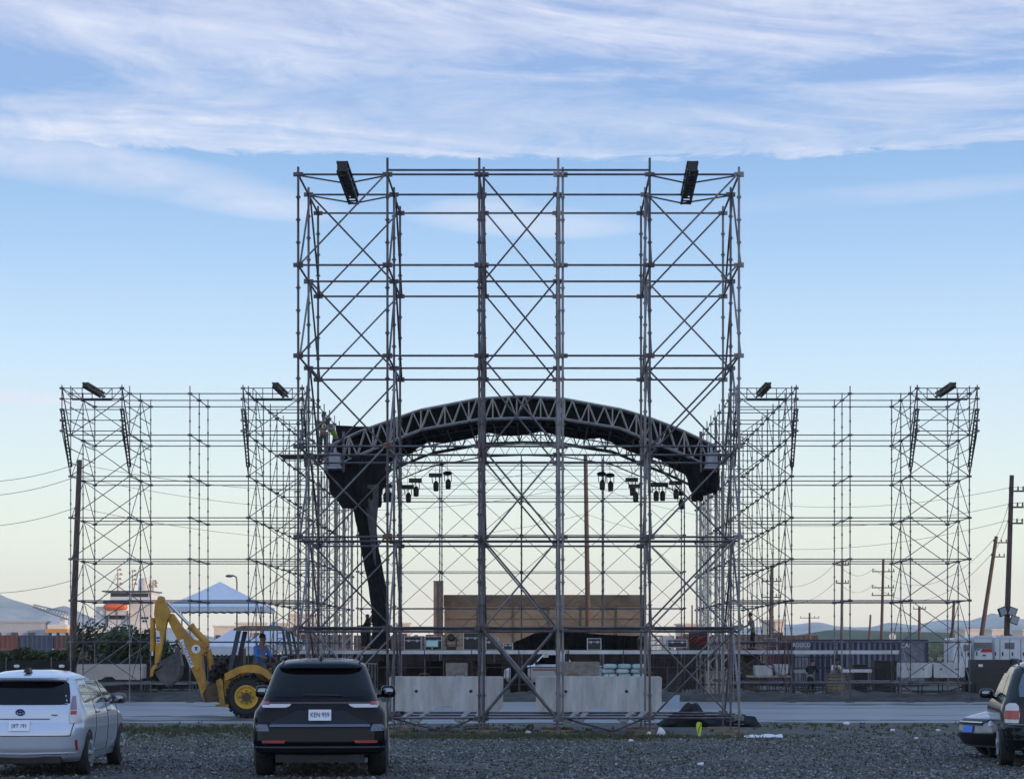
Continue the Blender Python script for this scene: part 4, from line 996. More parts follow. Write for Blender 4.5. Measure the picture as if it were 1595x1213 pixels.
def person(label, loc, rz, shirt, trouser, pose='stand', vest=None, cap=None, scale=1.0, group=None, arms=((.05, .25), (.05, .25))):
    root = thing('person', label, 'person', loc, rz, group, local=True); root.scale = (scale,) * 3
    # joints (facing -y)
    if pose == 'sit':
        hz = .55; lean = .12; knee = [V3((s * .17, -.42, .56)) for s in (-1, 1)]; ankle = [V3((s * .17, -.5, .12)) for s in (-1, 1)]
    else:
        hz = .92; lean = {'stand': .03, 'bend': .36, 'reach': .1}[pose]; knee = [V3((s * .11, -.03 - .1 * lean, .49)) for s in (-1, 1)]; ankle = [V3((s * (.13), .03 if s > 0 else -.06, .08)) for s in (-1, 1)]
    pel = V3((0, 0, hz)); wa = pel + V3((0, -lean * .35, .18)); ch = pel + V3((0, -lean * .9, .38)); nk = pel + V3((0, -lean * 1.15, .55)); hd_ = nk + V3((0, -.03 - lean * .2, .17)); tp = hd_ + V3((0, 0, .08))
    hip = [pel + V3((s * .09, 0, -.04)) for s in (-1, 1)]; sh = [ch + V3((s * .19, 0, .09)) for s in (-1, 1)]
    el_, wr, tip = [], [], []
    for i, s in enumerate((-1, 1)):
        f, o = arms[i]
        e = sh[i] + V3((s * .07, -.1 * f * 4 * .5, -.28 + f * .25)); w_ = e + V3((-s * .02, -.1 - f * .35, -.22 + f * .5)); el_.append(e); wr.append(w_); d = (w_ - e).normalized(); tip.append((w_ + d * .08, d))
    body = [[(pel, .11), (wa, (.12, .09)), (ch, (.15, .10)), (nk, .055), (hd_ + V3((0, 0, -.06)), .075), (hd_, (.078, .095)), (tp, .07)]]
    cnt = 7
    for i, s in enumerate((-1, 1)):
        body.append([0, (hip[i], .09), (knee[i], .06), (ankle[i], .042), (ankle[i] + V3((0, -.13, -.045)), .035)]); cnt += 4
        body.append([2, (sh[i], .055), (el_[i], .042), (wr[i], .028), (tip[i][0], (.04, .018))]); hand = cnt + 3; cnt += 4
        u = tip[i][1].cross(V3((1, 0, 0))).normalized() if abs(tip[i][1].x) < .9 else V3((0, 1, 0))
        for k in range(4):
            b0 = tip[i][0] + u * (.024 - .016 * k) + tip[i][1] * .02; L_ = (.07, .08, .075, .06)[k]
            body.append([hand, (b0, .009), (b0 + tip[i][1] * L_ * .55 + V3((-s * .012, 0, 0)), .008), (b0 + tip[i][1] * L_ + V3((-s * .035, 0, 0)), .007)]); cnt += 3
        t0 = wr[i] + tip[i][1] * .05 + u * .032; body.append([hand - 1, (t0, .011), (t0 + u * .02 + tip[i][1] * .04, .009)]); cnt += 2
    b = skinmesh('body', body, SKIN, root)
    n_ = MB(); n_.prism([(-.014, hd_.z - .03), (.014, hd_.z - .03), (0, hd_.z + .02)], hd_.y - .125, hd_.y - .085)
    for s in (-1, 1): n_.ell(hd_ + V3((s * .082, .0, 0)), (.012, .025, .033), 8, 5); n_.ell(hd_ + V3((s * .03, -.088, .012)), (.012, .008, .008), 8, 5)
    n_.build('face_features', SKIN, root)
    skinmesh('shirt', [[(pel + V3((0, 0, .03)), (.135, .115)), (wa, (.14, .112)), (ch, (.17, .12)), (ch + V3((0, -lean * .1, .11)), (.1, .08))], [2, (sh[0], .075), (el_[0], .058), (el_[0].lerp(wr[0], .8), .045)], [2, (sh[1], .075), (el_[1], .058), (el_[1].lerp(wr[1], .8), .045)]], shirt, root)
    skinmesh('trousers', [[(pel + V3((0, 0, .06)), (.13, .115)), (pel - V3((0, 0, .02)), (.14, .12))], [1, (hip[0], .105), (knee[0], .078), (ankle[0] + V3((0, 0, .04)), .06)], [1, (hip[1], .105), (knee[1], .078), (ankle[1] + V3((0, 0, .04)), .06)]], trouser, root)
    sh_ = MB()
    for i in (0, 1): sh_.ell(ankle[i] + V3((0, -.07, -.035)), (.05, .14, .045), 10, 6)
    sh_.build('shoes', BLKPL, root, True)
    h = MB(); h.ell(hd_ + V3((0, .018, .05)), (.088, .10, .09), 12, 8); h.build('hair', HAIR, root, True)
    if cap is not None:
        h = MB(); h.lathe([(0, .112), (.03, .11), (.08, .085), (.11, .03)], hd_ + V3((0, .005, .06)), 'Z', 16); h.ell(hd_ + V3((0, -.1, .07)), (.08, .08, .012), 12, 4); h.build('hard_hat', cap, root, True)
    if vest is not None:
        skinmesh('vest', [[(pel + V3((0, 0, .05)), (.148, .128)), (wa, (.152, .124)), (ch, (.182, .134)), (ch + V3((0, -lean * .1, .1)), (.125, .1))]], vest, root)
    return root
# ---------------------------------------------------------------- backhoe loader
YB = 60.0
def bp(zx, zy, sc=5.275, ox=220, oy=890, Y=YB):
    """point traced on the photo crop -> (x,z) at the machine's own distance"""
    return (X_(ox + zx / sc, Y), Z_(oy + zy / sc, Y))
bh = thing('backhoe_loader', 'yellow backhoe loader with folded digging arm standing on the pale road', 'backhoe', (X_(392, YB), YB, 0))
K_ = F / YB
bo = MB(); bo.prism([bp(*p) for p in ((213, 372), (262, 345), (350, 470), (430, 555), (520, 578), (553, 608), (546, 650), (505, 685), (512, 800), (556, 1040), (540, 1066), (515, 1058), (468, 905), (330, 610), (252, 455))], YB - .17, YB + .17)
for p, r in (((215, 372), .12), ((470, 795), .05), ((507, 930), .06), ((530, 605), .08)):
    x, z = bp(*p); bo.tube((x, YB - .22, z), (x, YB + .22, z), r, 14)
boom = bo.build('boom', YELLOW, bh)
x, z = bp(458, 634); c = MB(); c.tube((x, YB - .178, z), (x, YB - .171, z), .125, 28); em = c.build('round_emblem', WHITEP, boom)
c = MB(); c.prism([(x - .045, z + .055), (x + .06, z + .06), (x + .02, z + .01), (x + .045, z - .06), (x - .01, z - .02), (x - .03, z - .055), (x - .02, z + .01)], YB - .184, YB - .179); c.build('emblem_mark', INK, boom)
c = MB(); c.prism([bp(*p) for p in ((322, 562), (352, 552), (440, 778), (412, 790))], YB - .176, YB - .171); c.build('decal_panel', WHITEP, boom)
BLUEI = mat('blue lettering', (.03, .07, .3), .5)
a0, a1 = Vector((*bp(336, 558),)), Vector((*bp(428, 784),)); mid = (a0 + a1) / 2; an = math.atan2(a1[1] - a0[1], a1[0] - a0[0])
t_ = text('CONTRAX', (mid[0], YB - .18, mid[1]), .15, BLUEI, boom, (PI / 2, -an, 0)); t_.rotation_euler = (Matrix.Rotation(-an, 4, 'Y') @ Matrix.Rotation(PI / 2, 4, 'X')).to_euler()
dp = MB(); dp.prism([bp(*p) for p in ((128, 262), (150, 228), (176, 218), (205, 238), (246, 335), (243, 372), (226, 402), (196, 545), (158, 762), (126, 752), (140, 470), (120, 350))], YB - .3, YB - .05)
x, z = bp(175, 228); dp.tube((x, YB - .33, z), (x, YB - .02, z), .09, 14); x, z = bp(210, 372); dp.tube((x, YB - .34, z), (x, YB + .2, z), .085, 14)
dip = dp.build('dipper_arm', YELLOW, bh)
c = MB(); c.prism([bp(*p) for p in ((137, 480), (166, 490), (174, 582), (140, 585))], YB - .306, YB - .301); dpn = c.build('decal_panel', WHITEP, dip)
c = MB(); c.prism([bp(*p) for p in ((140, 535), (168, 533), (170, 552), (141, 555))], YB - .311, YB - .307); c.prism([bp(*p) for p in ((142, 563), (168, 561), (169, 574), (143, 576))], YB - .311, YB - .307); c.build('decal_stripe', BLUEI, dip)
CYL = mat('polished ram', (.55, .56, .58), .2, 1)
def ram(a, b, k, r, yy, name, m=YELLOW):
    p = Vector((bp(*a)[0], yy, bp(*a)[1])); q = Vector((bp(*b)[0], yy, bp(*b)[1])); mdl = p.lerp(q, k)
    o = MB().tube(p, mdl, r, 12).tube(p.lerp(q, k - .03), p.lerp(q, k + .02), r * 1.2, 12).build(name, m, bh, True); MB().tube(mdl, q, r * .5, 10).build('piston_rod', CYL, o, True)
ram((545, 590), (218, 255), .42, .095, YB, 'dipper_cylinder'); ram((105, 380), (104, 690), .85, .07, YB - .18, 'bucket_cylinder')
ram((548, 640), (610, 920), .7, .09, YB + .02, 'boom_cylinder')
c = MB(); c.prism([bp(*p) for p in ((112, 768), (140, 752), (150, 778), (118, 806), (106, 858), (84, 858), (88, 806))], YB - .26, YB - .08); c.build('bucket_link', YELLOW, bh)
# bucket: curved shell, side plates and teeth
side = [bp(*p) for p in ((306, 655), (322, 670), (345, 770), (335, 845), (300, 895), (238, 940), (185, 905), (148, 850), (142, 820), (190, 790), (250, 700))]
BUCK = mat('worn bucket steel', (.085, .08, .085), .5, .4, var=.5, scale=3)
c = MB(); c.prism(side, YB - .48, YB - .45); c.prism(side, YB + .15, YB + .18); sh = side[:8]
c.grid([[(x, y, z) for x, z in sh] for y in (YB - .47, YB + .17)]); inn = [(x - .03, z + .02) for x, z in sh]; c.grid([[(x, y, z) for x, z in inn][::-1] for y in (YB - .47, YB + .17)])
bk = c.build('bucket', BUCK, bh)
c = MB(); tx, tz = bp(306, 655)
for k in range(5): y = YB - .44 + k * .145; c.add([(tx - .04, y, tz - .04), (tx + .05, y, tz - .06), (tx + .05, y + .07, tz - .06), (tx - .04, y + .07, tz - .04), (tx - .02, y + .035, tz + .17)], [(0, 1, 2, 3), (0, 1, 4), (1, 2, 4), (2, 3, 4), (3, 0, 4)])
c.build('bucket_teeth', BUCK, bk)
c = MB(); c.prism([bp(*p) for p in ((142, 752), (200, 720), (250, 690), (270, 705), (200, 760), (150, 800))], YB - .3, YB - .06); c.build('bucket_hinge', BUCK, bh)
# chassis, swing post, stabilisers
c = MB(); c.prism([bp(*p) for p in ((520, 1000), (560, 930), (660, 905), (720, 915), (740, 1080), (690, 1095), (640, 1065), (540, 1072))], YB - .35, YB + .35); x, z = bp(600, 960); c.tube((x, YB, z - .3), (x, YB, z + .5), .13, 12); c.build('swing_post', mat('greasy brown steel', (.09, .06, .03), .6, .2, var=.5), bh)
for s in (-1, 1):
    y = YB + s * .95; c = MB(); c.prism([bp(*p) for p in ((662, 905), (690, 872), (712, 890), (722, 985), (732, 1085), (694, 1098), (680, 1000))], y - .09, y + .09); x, z = bp(712, 1096); c.box((x, y, z + .02), (.36, .3, .06)); x0, z0 = bp(675, 900); c.tube((x0, y, z0), (x0, YB, z0), .07, 8); c.build('stabiliser_leg', mat('worn dark yellow', (.3, .18, .03), .55, var=.5), bh)
c = MB(); xa, xb = bp(700, 0)[0], bp(1480, 0)[0]; c.bx(xa, xb, YB - .45, YB + .45, .55, 1.1); c.bx(xa + .9, xb - .1, YB - .42, YB + .42, 1.1, 1.22); c.bx(bp(1300, 0)[0], bp(1580, 0)[0], YB - .42, YB + .42, .9, 1.2); c.build('chassis', YELLOW, bh)
c = MB()
for k in range(26):
    x, z = bp(random.uniform(590, 720), random.uniform(710, 870)); c.ell((x, YB + random.uniform(-.35, .35), z), (random.uniform(.04, .13), .1, random.uniform(.04, .12)), 8, 5)
for k in range(8):
    x0, z0 = bp(random.uniform(600, 720), random.uniform(700, 760)); x1, z1 = bp(random.uniform(560, 700), random.uniform(850, 960)); c.path([(x0, YB - .2, z0), ((x0 + x1) / 2 - .1, YB - .35, (z0 + z1) / 2), (x1, YB - .2, z1)], .025, 6)
c.build('hydraulic_hoses', DARK, bh)
# canopy
rf = MB(); rx0, rz0 = bp(786, 452); rx1, rz1 = bp(1212, 478); rf.prism([(rx0, rz1 - .02), (rx0 + .02, rz0 - .05), (rx0 + .25, rz0 + .02), (rx1 - .2, rz0 + .02), (rx1, rz0 - .08), (rx1, rz1 - .02)], YB - .75, YB + .75); rf.build('canopy_roof', mat('grey canopy', (.15, .14, .12), .6, var=.4), bh)
for y in (YB - .65, YB + .65):
    for a, b in (((838, 488), (765, 812)), ((818, 488), (748, 815)), ((1188, 488), (1215, 680)), ((1215, 488), (1260, 690))):
        p, q = bp(*a), bp(*b); rf = MB(); rf.bar((p[0], y, p[1]), (q[0], y, q[1]), .075, .06); rf.build('canopy_post', mat('dark blue grey post', (.03, .035, .05), .5), bh)
# seat, steering column
c = MB(); x, z = bp(905, 790); c.box((x, YB, z), (.5, .5, .12)).box((x - .24, YB, z + .3), (.1, .5, .5)); c.build('seat', BLKPL, bh)
c = MB(); x, z = bp(1090, 720); c.tube((x + .2, YB, z - .5), (x, YB, z), .03, 8); c.path([(x + .05 * math.cos(t), YB + .19 * math.sin(t), z + .19 * math.cos(t) * .8) for t in np.linspace(0, 2 * PI, 22)], .016, 6); c.build('steering_wheel', BLKPL, bh)
c = MB()
for k in range(4): x, z = bp(810 + 14 * k, 770); c.tube((x, YB - .2 + .1 * k, z - .1), (x - .05, YB - .2 + .1 * k, z + .3), .012, 5)
c.build('control_levers', BLKPL, bh)
# wheels and fenders
wx = X_(391.5, YB); rr = 32.5 / K_
def sidewheel(root, x, y, r, wd, sg, rimm, treads, name):
    mb = MB(); h = wd / 2
    mb.lathe([(-h, r * .56), (-h * 1.02, r * .8), (-h * .8, r * .93), (-h * .4, r * .95), (h * .4, r * .95), (h * .8, r * .93), (h * 1.02, r * .8), (h, r * .56)], (x, y, r), 'Y', 40, caps=False)
    for k in range(treads):
        for s_ in (-1, 1):
            a = 2 * PI * (k + (.5 if s_ > 0 else 0)) / treads
            mb.box((x + math.cos(a) * r * .965, y + s_ * h * .55, r + math.sin(a) * r * .965), (.075, wd * .55, .075), ry=-a)
    t = mb.build(name, RUBBER, root)
    R_ = MB(); yo = y + sg * h * .92; R_.lathe([(-sg * .0, r * .5), (sg * h * .2, r * .56), (sg * h * .22, r * .52), (sg * .02, r * .44), (sg * -.06, r * .3), (sg * -.06, .01)], (x, yo, r), 'Y', 32); R_.build('rim', rimm, t, True)
    hb = MB(); hb.lathe([(-.08, .13), (sg * .04, .12), (sg * .05, .05)], (x, yo, r), 'Y', 16)
    for k in range(8): a = 2 * PI * k / 8; hb.tube((x + math.cos(a) * .18, yo - .09, r + math.sin(a) * .18), (x + math.cos(a) * .18, yo + sg * .0, r + math.sin(a) * .18), .022, 6)
    hb.build('hub', mat('greasy hub', (.07, .05, .02), .6), t)
RIMY = mat('rim yellow', (.62, .36, .03), .4, var=.25)
for s in (-1, 1):
    sidewheel(bh, wx, YB + s * .78, rr, .42, s, RIMY, 18, 'rear_wheel'); sidewheel(bh, wx + 2.05, YB + s * .8, rr * .68, .3, s, RIMY, 16, 'front_wheel')
    up = [bp(*p) for p in ((728, 835), (760, 818), (830, 782), (905, 762), (985, 765), (1050, 800), (1110, 870))]; dn = [bp(*p) for p in ((1085, 880), (1035, 842), (985, 828), (920, 822), (850, 835), (790, 868), (735, 890))]
    c = MB(); c.prism(up + dn, YB + s * .78 - .27, YB + s * .78 + .27); c.build('fender', YELLOW, bh)
# loader arms and front bucket hidden mostly by the black vehicle
for s in (-1, 1):
    c = MB(); c.bar((wx + .9, YB + s * .55, 1.5), (wx + 2.2, YB + s * .55, 1.25), .14, .24).bar((wx + 2.2, YB + s * .55, 1.25), (wx + 3.2, YB + s * .55, .45), .14, .24); c.build('loader_arm', YELLOW, bh)
c = MB(); c.prism([(wx + 3.1, .1), (wx + 3.9, .06), (wx + 3.92, .1), (wx + 3.2, .2), (wx + 3.1, .75), (wx + 3.04, .75)], YB - 1.05, YB + 1.05); c.build('loader_bucket', BUCK, bh)
person('seated operator in a blue shirt on the yellow backhoe', (bp(935, 0)[0] + .1, YB - .1, bp(0, 790)[1] - .50), math.radians(50), mat('blue shirt', (.06, .17, .5), .8, var=.25), mat('grey trousers', (.06, .06, .06), .8), 'sit', arms=((.35, .2), (.3, .2)), scale=1.05)

# ---------------------------------------------------------------- people on the structures
BLKC = mat('black clothing', (.012, .012, .014), .85); GREYC = mat('grey clothing', (.2, .2, .2), .85, var=.3); JEAN = mat('dark denim', (.03, .035, .05), .85)
HIVIS = mat('hi-vis lime vest', (.32, .5, .06), .7); HIVO = mat('hi-vis pale vest', (.55, .52, .2), .7)
ZD = Z_(1011.5, 86)
person('person in grey shirt and dark trousers standing on the right side deck', (X_(1173, 88), 88, ZD), math.radians(-75), GREYC, BLKC, 'reach', arms=((.3, .2), (.1, .2)), scale=.86)
person('person in black leaning over beside the hanging black drape, farther from the drape', (X_(565, 88), 88, ZD), math.radians(70), BLKC, BLKC, 'bend', arms=((.3, .2), (.3, .2)), scale=.93)
person('person in black standing upright right against the hanging black drape', (X_(574, 88.7), 88.7, ZD), math.radians(-60), BLKC, BLKC, 'stand', arms=((.4, .2), (.2, .2)), scale=.84)
zb_ = WL[2][1] + .09
person('worker in pale hi-vis vest high on the left scaffold, nearest the tall tower post', (X_(503, 86.3), 86.3, zb_), math.radians(30), BLKC, JEAN, 'stand', vest=HIVO, arms=((.2, .2), (.5, .2)), scale=.98)
person('worker in lime hi-vis vest crouched over at the left roof end', (X_(523, 85.6), 85.6, zb_ - .12), math.radians(-40), GREYC, JEAN, 'bend', vest=HIVIS, cap=WHITEP, arms=((.5, .2), (.4, .2)), scale=.9)
person('person in black working beside the bench under the right side deck', (X_(1262, 83.0), 83.0, .12), math.radians(160), BLKC, BLKC, 'bend', arms=((.3, .2), (.3, .2)), scale=.82)
person('person in white shirt behind the slatted crate under the right side deck', (X_(1297, 84.5), 84.5, .12), math.radians(20), mat('white shirt', (.6, .62, .66), .8), BLKC, 'bend', arms=((.4, .2), (.5, .2)), scale=.82)

# ---------------------------------------------------------------- stage deck and gear
YS = 86.0
def deck(px0, px1, Y, y1, label, zt=None, seam=2.05):
    x0, x1 = X_(px0, Y), X_(px1, Y); z1 = Z_(1011.5, Y) if zt is None else zt; z0 = z1 - .17
    root = thing('stage_deck', label, 'stage deck', ((x0 + x1) / 2, Y, z1), group='low stage decks')
    n = max(1, round((x1 - x0) / seam)); w = (x1 - x0) / n
    for k in range(n):
        m = MB(); m.bx(x0 + k * w + .02, x0 + (k + 1) * w - .02, Y, y1, z0, z1 - .02); m.bx(x0 + k * w + .02, x0 + (k + 1) * w - .02, Y + .02, y1 - .02, z1 - .018, z1, 1); m.build('deck_panel', [DECK, mat('stage plywood', (.05, .045, .04), .7, var=.4)], root)
    for k in range(n + 1):
        for y in np.arange(Y + .25, y1, 4.0):
            m = MB(); x = x0 + k * w; m.tube((x, y, 0), (x, y, z0), .03, 6).box((x, y, .02), (.18, .18, .03)); m.build('support', STEELN, root)
    m = MB(); m.tube((x0, Y + .3, .5), (x1, Y + .3, .5), .025, 6).tube((x0, Y + .3, 1.2), (x1, Y + .3, 1.2), .025, 6); m.build('cross_tube', STEELN, root)
    return root
deck(440, 882, YS, 92, 'main stage deck, its long pale edge left of the middle tower posts')
deck(886, 1226, YS, 92, 'main stage deck, its pale edge right of the middle tower posts')
deck(1236, 1302, 84.2, 87, 'short side deck in front of the white lettered end of the blue container')
deck(1305, 1402, 84.2, 87, 'side deck in front of the striped middle of the blue container')
CASEM = mat('case black laminate', (.02, .02, .022), .5, var=.4); EDGE = mat('case edge aluminium', (.45, .46, .5), .4, .6)
def flight_case(px0, px1, py0, Y, label, dy=.6, z0=None, m=CASEM, wheels=False):
    z0 = Z_(1011.5, YS) if z0 is None else z0; x0, x1 = X_(px0, Y), X_(px1, Y); z1 = Z_(py0, Y)
    root = thing('flight_case', label, 'flight case', ((x0 + x1) / 2, Y, z0), group='flight cases on the stage')
    b = MB(); zb = z0 + (.1 if wheels else 0); b.bx(x0, x1, Y, Y + dy, zb, z1); b.build('shell', m, root)
    e = MB(); r = .014
    for x in (x0, x1):
        for y in (Y, Y + dy): e.bar((x, y, zb), (x, y, z1), .03, .03)
    for z in (zb, z1, zb + (z1 - zb) * .7):
        e.bar((x0, Y - .002, z), (x1, Y - .002, z), .028, .026)
    for z in (zb, z1):
        for x in (x0, x1): e.bar((x, Y, z), (x, Y + dy, z), .028, .026)
    e.build('edge_trim', EDGE, root)
    for fx in (.25, .75): MB().box((x0 + (x1 - x0) * fx, Y - .008, zb + (z1 - zb) * .68), (.09, .016, .09)).build('latch', EDGE, root)
    if wheels:
        for fx in (.12, .88):
            w = MB(); w.lathe([(-.02, .045), (.02, .045)], (x0 + (x1 - x0) * fx, Y + .08, z0 + .05), 'Y', 10); w.build('castor', BLKPL, root)
    return root
flight_case(630, 656, 991, 86.5, 'long black flight case at the left end of the stage row, beside the tower post')
flight_case(662, 688, 991, 86.6, 'black flight case with a pale screen in front, second from the left on the stage')
flight_case(722, 746, 985, 86.8, 'tall black flight case standing left of the third tower post', dy=.8)
flight_case(757, 775, 994, 86.5, 'small black flight case right of the third tower post', dy=.5)
flight_case(784, 798, 1001, 86.3, 'low black flight case right of the third tower post, left of the arch middle', dy=.5)
flight_case(915, 936, 994, 86.3, 'black flight case with bright frame in front of the black masking drape', dy=.5)
flight_case(1040, 1070, 996, 86.4, 'wide black flight case with bright edges in the right part of the stage', dy=.6, wheels=True)
sc = thing('monitor', 'pale lit monitor on a stand in front of the second flight case', 'monitor', at(674, 1011, 86.2))
c = MB(); p = at(673, 1002, 86.2); c.box(p, (.5, .05, .27)); b_ = c.build('frame', EDGE, sc); c = MB(); c.box(p + Vector((0, -.03, 0)), (.42, .012, .2)); c.build('screen', mat('screen', (.12, .3, .36), .2, emit=(.2, .45, .5, .25)), b_); c = MB(); c.tube(p - Vector((0, 0, .15)), (p.x, p.y, Z_(1011.5, 86)), .03, 8); c.build('stand', EDGE, sc)
# black moving-light lump and chairs-like gear
def gear_lump(px, py, Y, s, label, seed):
    random.seed(seed); root = thing('stage_light', label, 'stage light', (X_(px, Y), Y, Z_(1011.5, 86)))
    z0 = Z_(1011.5, 86); x = X_(px, Y); c = MB(); c.box((x, Y, z0 + .07), (.4 * s, .35, .14)); c.build('base', BLKPL, root); c = MB()
    for a in (-1, 1): c = MB(); c.bar((x + a * .2 * s, Y, z0 + .12), (x + a * .2 * s, Y, z0 + .5 * s), .06, .08); c.build('yoke_arm', BLKPL, root)
    c = MB(); c.lathe([(-.2, .1), (-.15, .16), (.12, .17), (.22, .13)], (x, Y, z0 + .5 * s), 'Y', 14); c.build('lamp_head', BLKPL, root, True)
gear_lump(703, 0, 86.5, 1.0, 'black moving light standing on the stage between the flight cases', 1); gear_lump(648, 0, 87.6, .9, 'black moving light behind the two leftmost flight cases', 2); gear_lump(1000, 0, 87, .8, 'black moving light beside the fifth tower post on the stage', 3)
random.seed(21)
def tube_frame(px0, px1, py0, Y, label, n=3, m=ALU):
    x0, x1 = X_(px0, Y), X_(px1, Y); z0, z1 = Z_(1011.5, 86), Z_(py0, Y); root = thing('tube_frame', label, 'tube frame', ((x0 + x1) / 2, Y, z0), group='loose tube frames on the stage')
    c = MB()
    for x in (x0, x1): c.tube((x, Y, z0), (x, Y, z1), .025, 6)
    c.build('posts', m, root); c = MB()
    for k in range(n): z = z0 + (z1 - z0) * (k + 1) / n; MB().tube((x0, Y, z), (x1, Y, z), .02, 6).build('rail', m, root)
    MB().tube((x0, Y, z0), (x1, Y, z1), .015, 5).build('brace', m, root)
for a in ((432, 452, 985, 87, 'tube frame at the far left end of the stage, above the black vehicle roof'), (468, 486, 988, 88, 'tube frame standing left of the lattice masts on the stage'), (500, 520, 986, 89, 'tube frame standing among the lattice masts on the stage'), (690, 716, 990, 88.5, 'tube frame behind the moving light on the stage'), (1012, 1032, 990, 87.5, 'tube frame just right of the fifth tower post on the stage'), (1108, 1128, 985, 88, 'tube frame near the right lattice masts on the stage'), (1186, 1210, 994, 88, 'tube frame beside the person in grey on the right deck')): tube_frame(*a)
# black masking drape on the stage
m_ = MB(); Yd = 91; pts = [(800, 1000), (815, 994), (832, 986), (870, 983), (905, 985), (940, 988), (985, 990), (1004, 990)]; rows = []
xs_ = np.linspace(X_(800, Yd), X_(1004, Yd), 90); zt_ = np.interp(xs_, [X_(p[0], Yd) for p in pts], [Z_(p[1], Yd) for p in pts])
for t in np.linspace(0, 1, 5): rows.append([(x, Yd + .09 * math.sin(x * 9) + .05 * math.sin(x * 23), Z_(1011.5, 86) + .005 + (z - Z_(1011.5, 86)) * t) for x, z in zip(xs_, zt_)])
m_.grid(rows); m_.grid([[(x, y + .04, z) for x, y, z in r][::-1] for r in rows]); solo(m_, 'masking_drape', BLACK, 'long low black masking drape along the back of the stage', 'drape', (X_(902, Yd), Yd, Z_(1011.5, 86)))
# red cable trunk
rc_ = thing('cable_trunk', 'open trunk heaped with red cable on the right part of the stage', 'trunk', (X_(1091, 87), 87, Z_(1011.5, 86)))
c = MB(); x0, x1 = X_(1074, 87), X_(1106, 87); zz = Z_(1011.5, 86); c.bx(x0, x1, 87, 87.6, zz, zz + .34); c.bx(x0, x1, 87.55, 87.6, zz + .34, zz + .7); c.build('box', CASEM, rc_)
c = MB()
for k in range(14): cx_, cz_ = random.uniform(x0 + .15, x1 - .15), zz + random.uniform(.3, .5); c.path([(cx_ + .13 * math.cos(t), 86.96 + .05 * math.sin(t * 2), cz_ + .13 * math.sin(t)) for t in np.linspace(0, 5.8, 14)], .022, 5)
c.build('cable', mat('dull red cable', (.22, .035, .03), .6), rc_)
# ---------------------------------------------------------------- ballast blocks
def ballast(px0, px1, py0, py1, Y, depth, label, m=CONC, holes=True, group='concrete ballast blocks', notch=True):
    x0, x1, z1, z0 = X_(px0, Y), X_(px1, Y), Z_(py0, Y), Z_(py1, Y); w = x1 - x0; root = thing('concrete_block', label, 'concrete block', ((x0 + x1) / 2, Y, z0), group=group)
    xm = (x0 + x1) / 2; c = .03
    pr_ = [(x0 + c, z1), (x0, z1 - c), (x0 + .02, z0 + .05), (x0 + .05, z0)]
    if notch: pr_ += [(xm - .32, z0), (xm - .18, z0 + .1), (xm + .1, z0 + .11), (xm + .24, z0)]
    pr_ += [(x1 - .1, z0), (x1 - .01, z0 + .06), (x1, z1 - c), (x1 - c, z1)]
    mb = MB(); mb.prism(pr_, Y, Y + depth); mb.build('block_body', m, root)
    if holes:
        for f in (.24, .72):
            h = MB(); x = x0 + w * f; z = z0 + (z1 - z0) * .58; h.lathe([(0, .042), (-.004, .042), (-.004, .03), (.003, .025)], (x, Y, z), 'Y', 14); h.build('lifting_socket', mat('stained socket', (.26, .255, .245), .9), root)
        for f in (.3, .62):
            h = MB(); x = x0 + w * f; h.path([(x - .12, Y + depth * .5, z1 - .02), (x - .1, Y + depth * .5, z1 + .07), (x + .1, Y + depth * .5, z1 + .07), (x + .12, Y + depth * .5, z1 - .02)], .012, 5); h.build('lifting_loop', RUST, root)
    return root
ballast(606, 783, 1053.5, 1107, 49.15, .9, 'grey concrete ballast block on the tall tower base, behind the black vehicle mirror')
ballast(834, 1031, 1053.5, 1108, 49.15, .9, 'grey concrete ballast block on the tall tower base, below the stack of mint sacks')
ballast(119, 222, 1034, 1058, 80, .8, 'pinkish concrete ballast block under the left wing, beside the dark bush', CONCP, False)
ballast(1402, 1452, 1032, 1055, 79.4, .8, 'pale concrete ballast block under the right wing, left of its twin', CONC, True, notch=False)
ballast(1454, 1503, 1032, 1055, 79.45, .8, 'pale concrete ballast block under the right wing, next to the white generator', CONC, True, notch=False)
ballast(866, 934, 1030, 1053, 84.6, .8, 'brownish concrete block behind the stage legs, left of the mint sacks', mat('brown concrete', (.24, .22, .19), .9, var=.3), False, notch=False)
ballast(694, 728, 1032, 1054, 84.6, .8, 'brownish concrete block behind the stage legs, left of the third tower post', mat('brown concrete', (.24, .22, .19), .9, var=.3), False, notch=False)
# rock-like concrete rubble slabs under the right deck
ballast(1176, 1205, 1036, 1052, 84, .8, 'weathered grey slab block under the right deck, left one on the bench', CONC, False, notch=False)
ballast(1207, 1228, 1034, 1050, 84.2, .8, 'weathered grey slab block under the right deck, right one on the bench', CONC, False, notch=False)
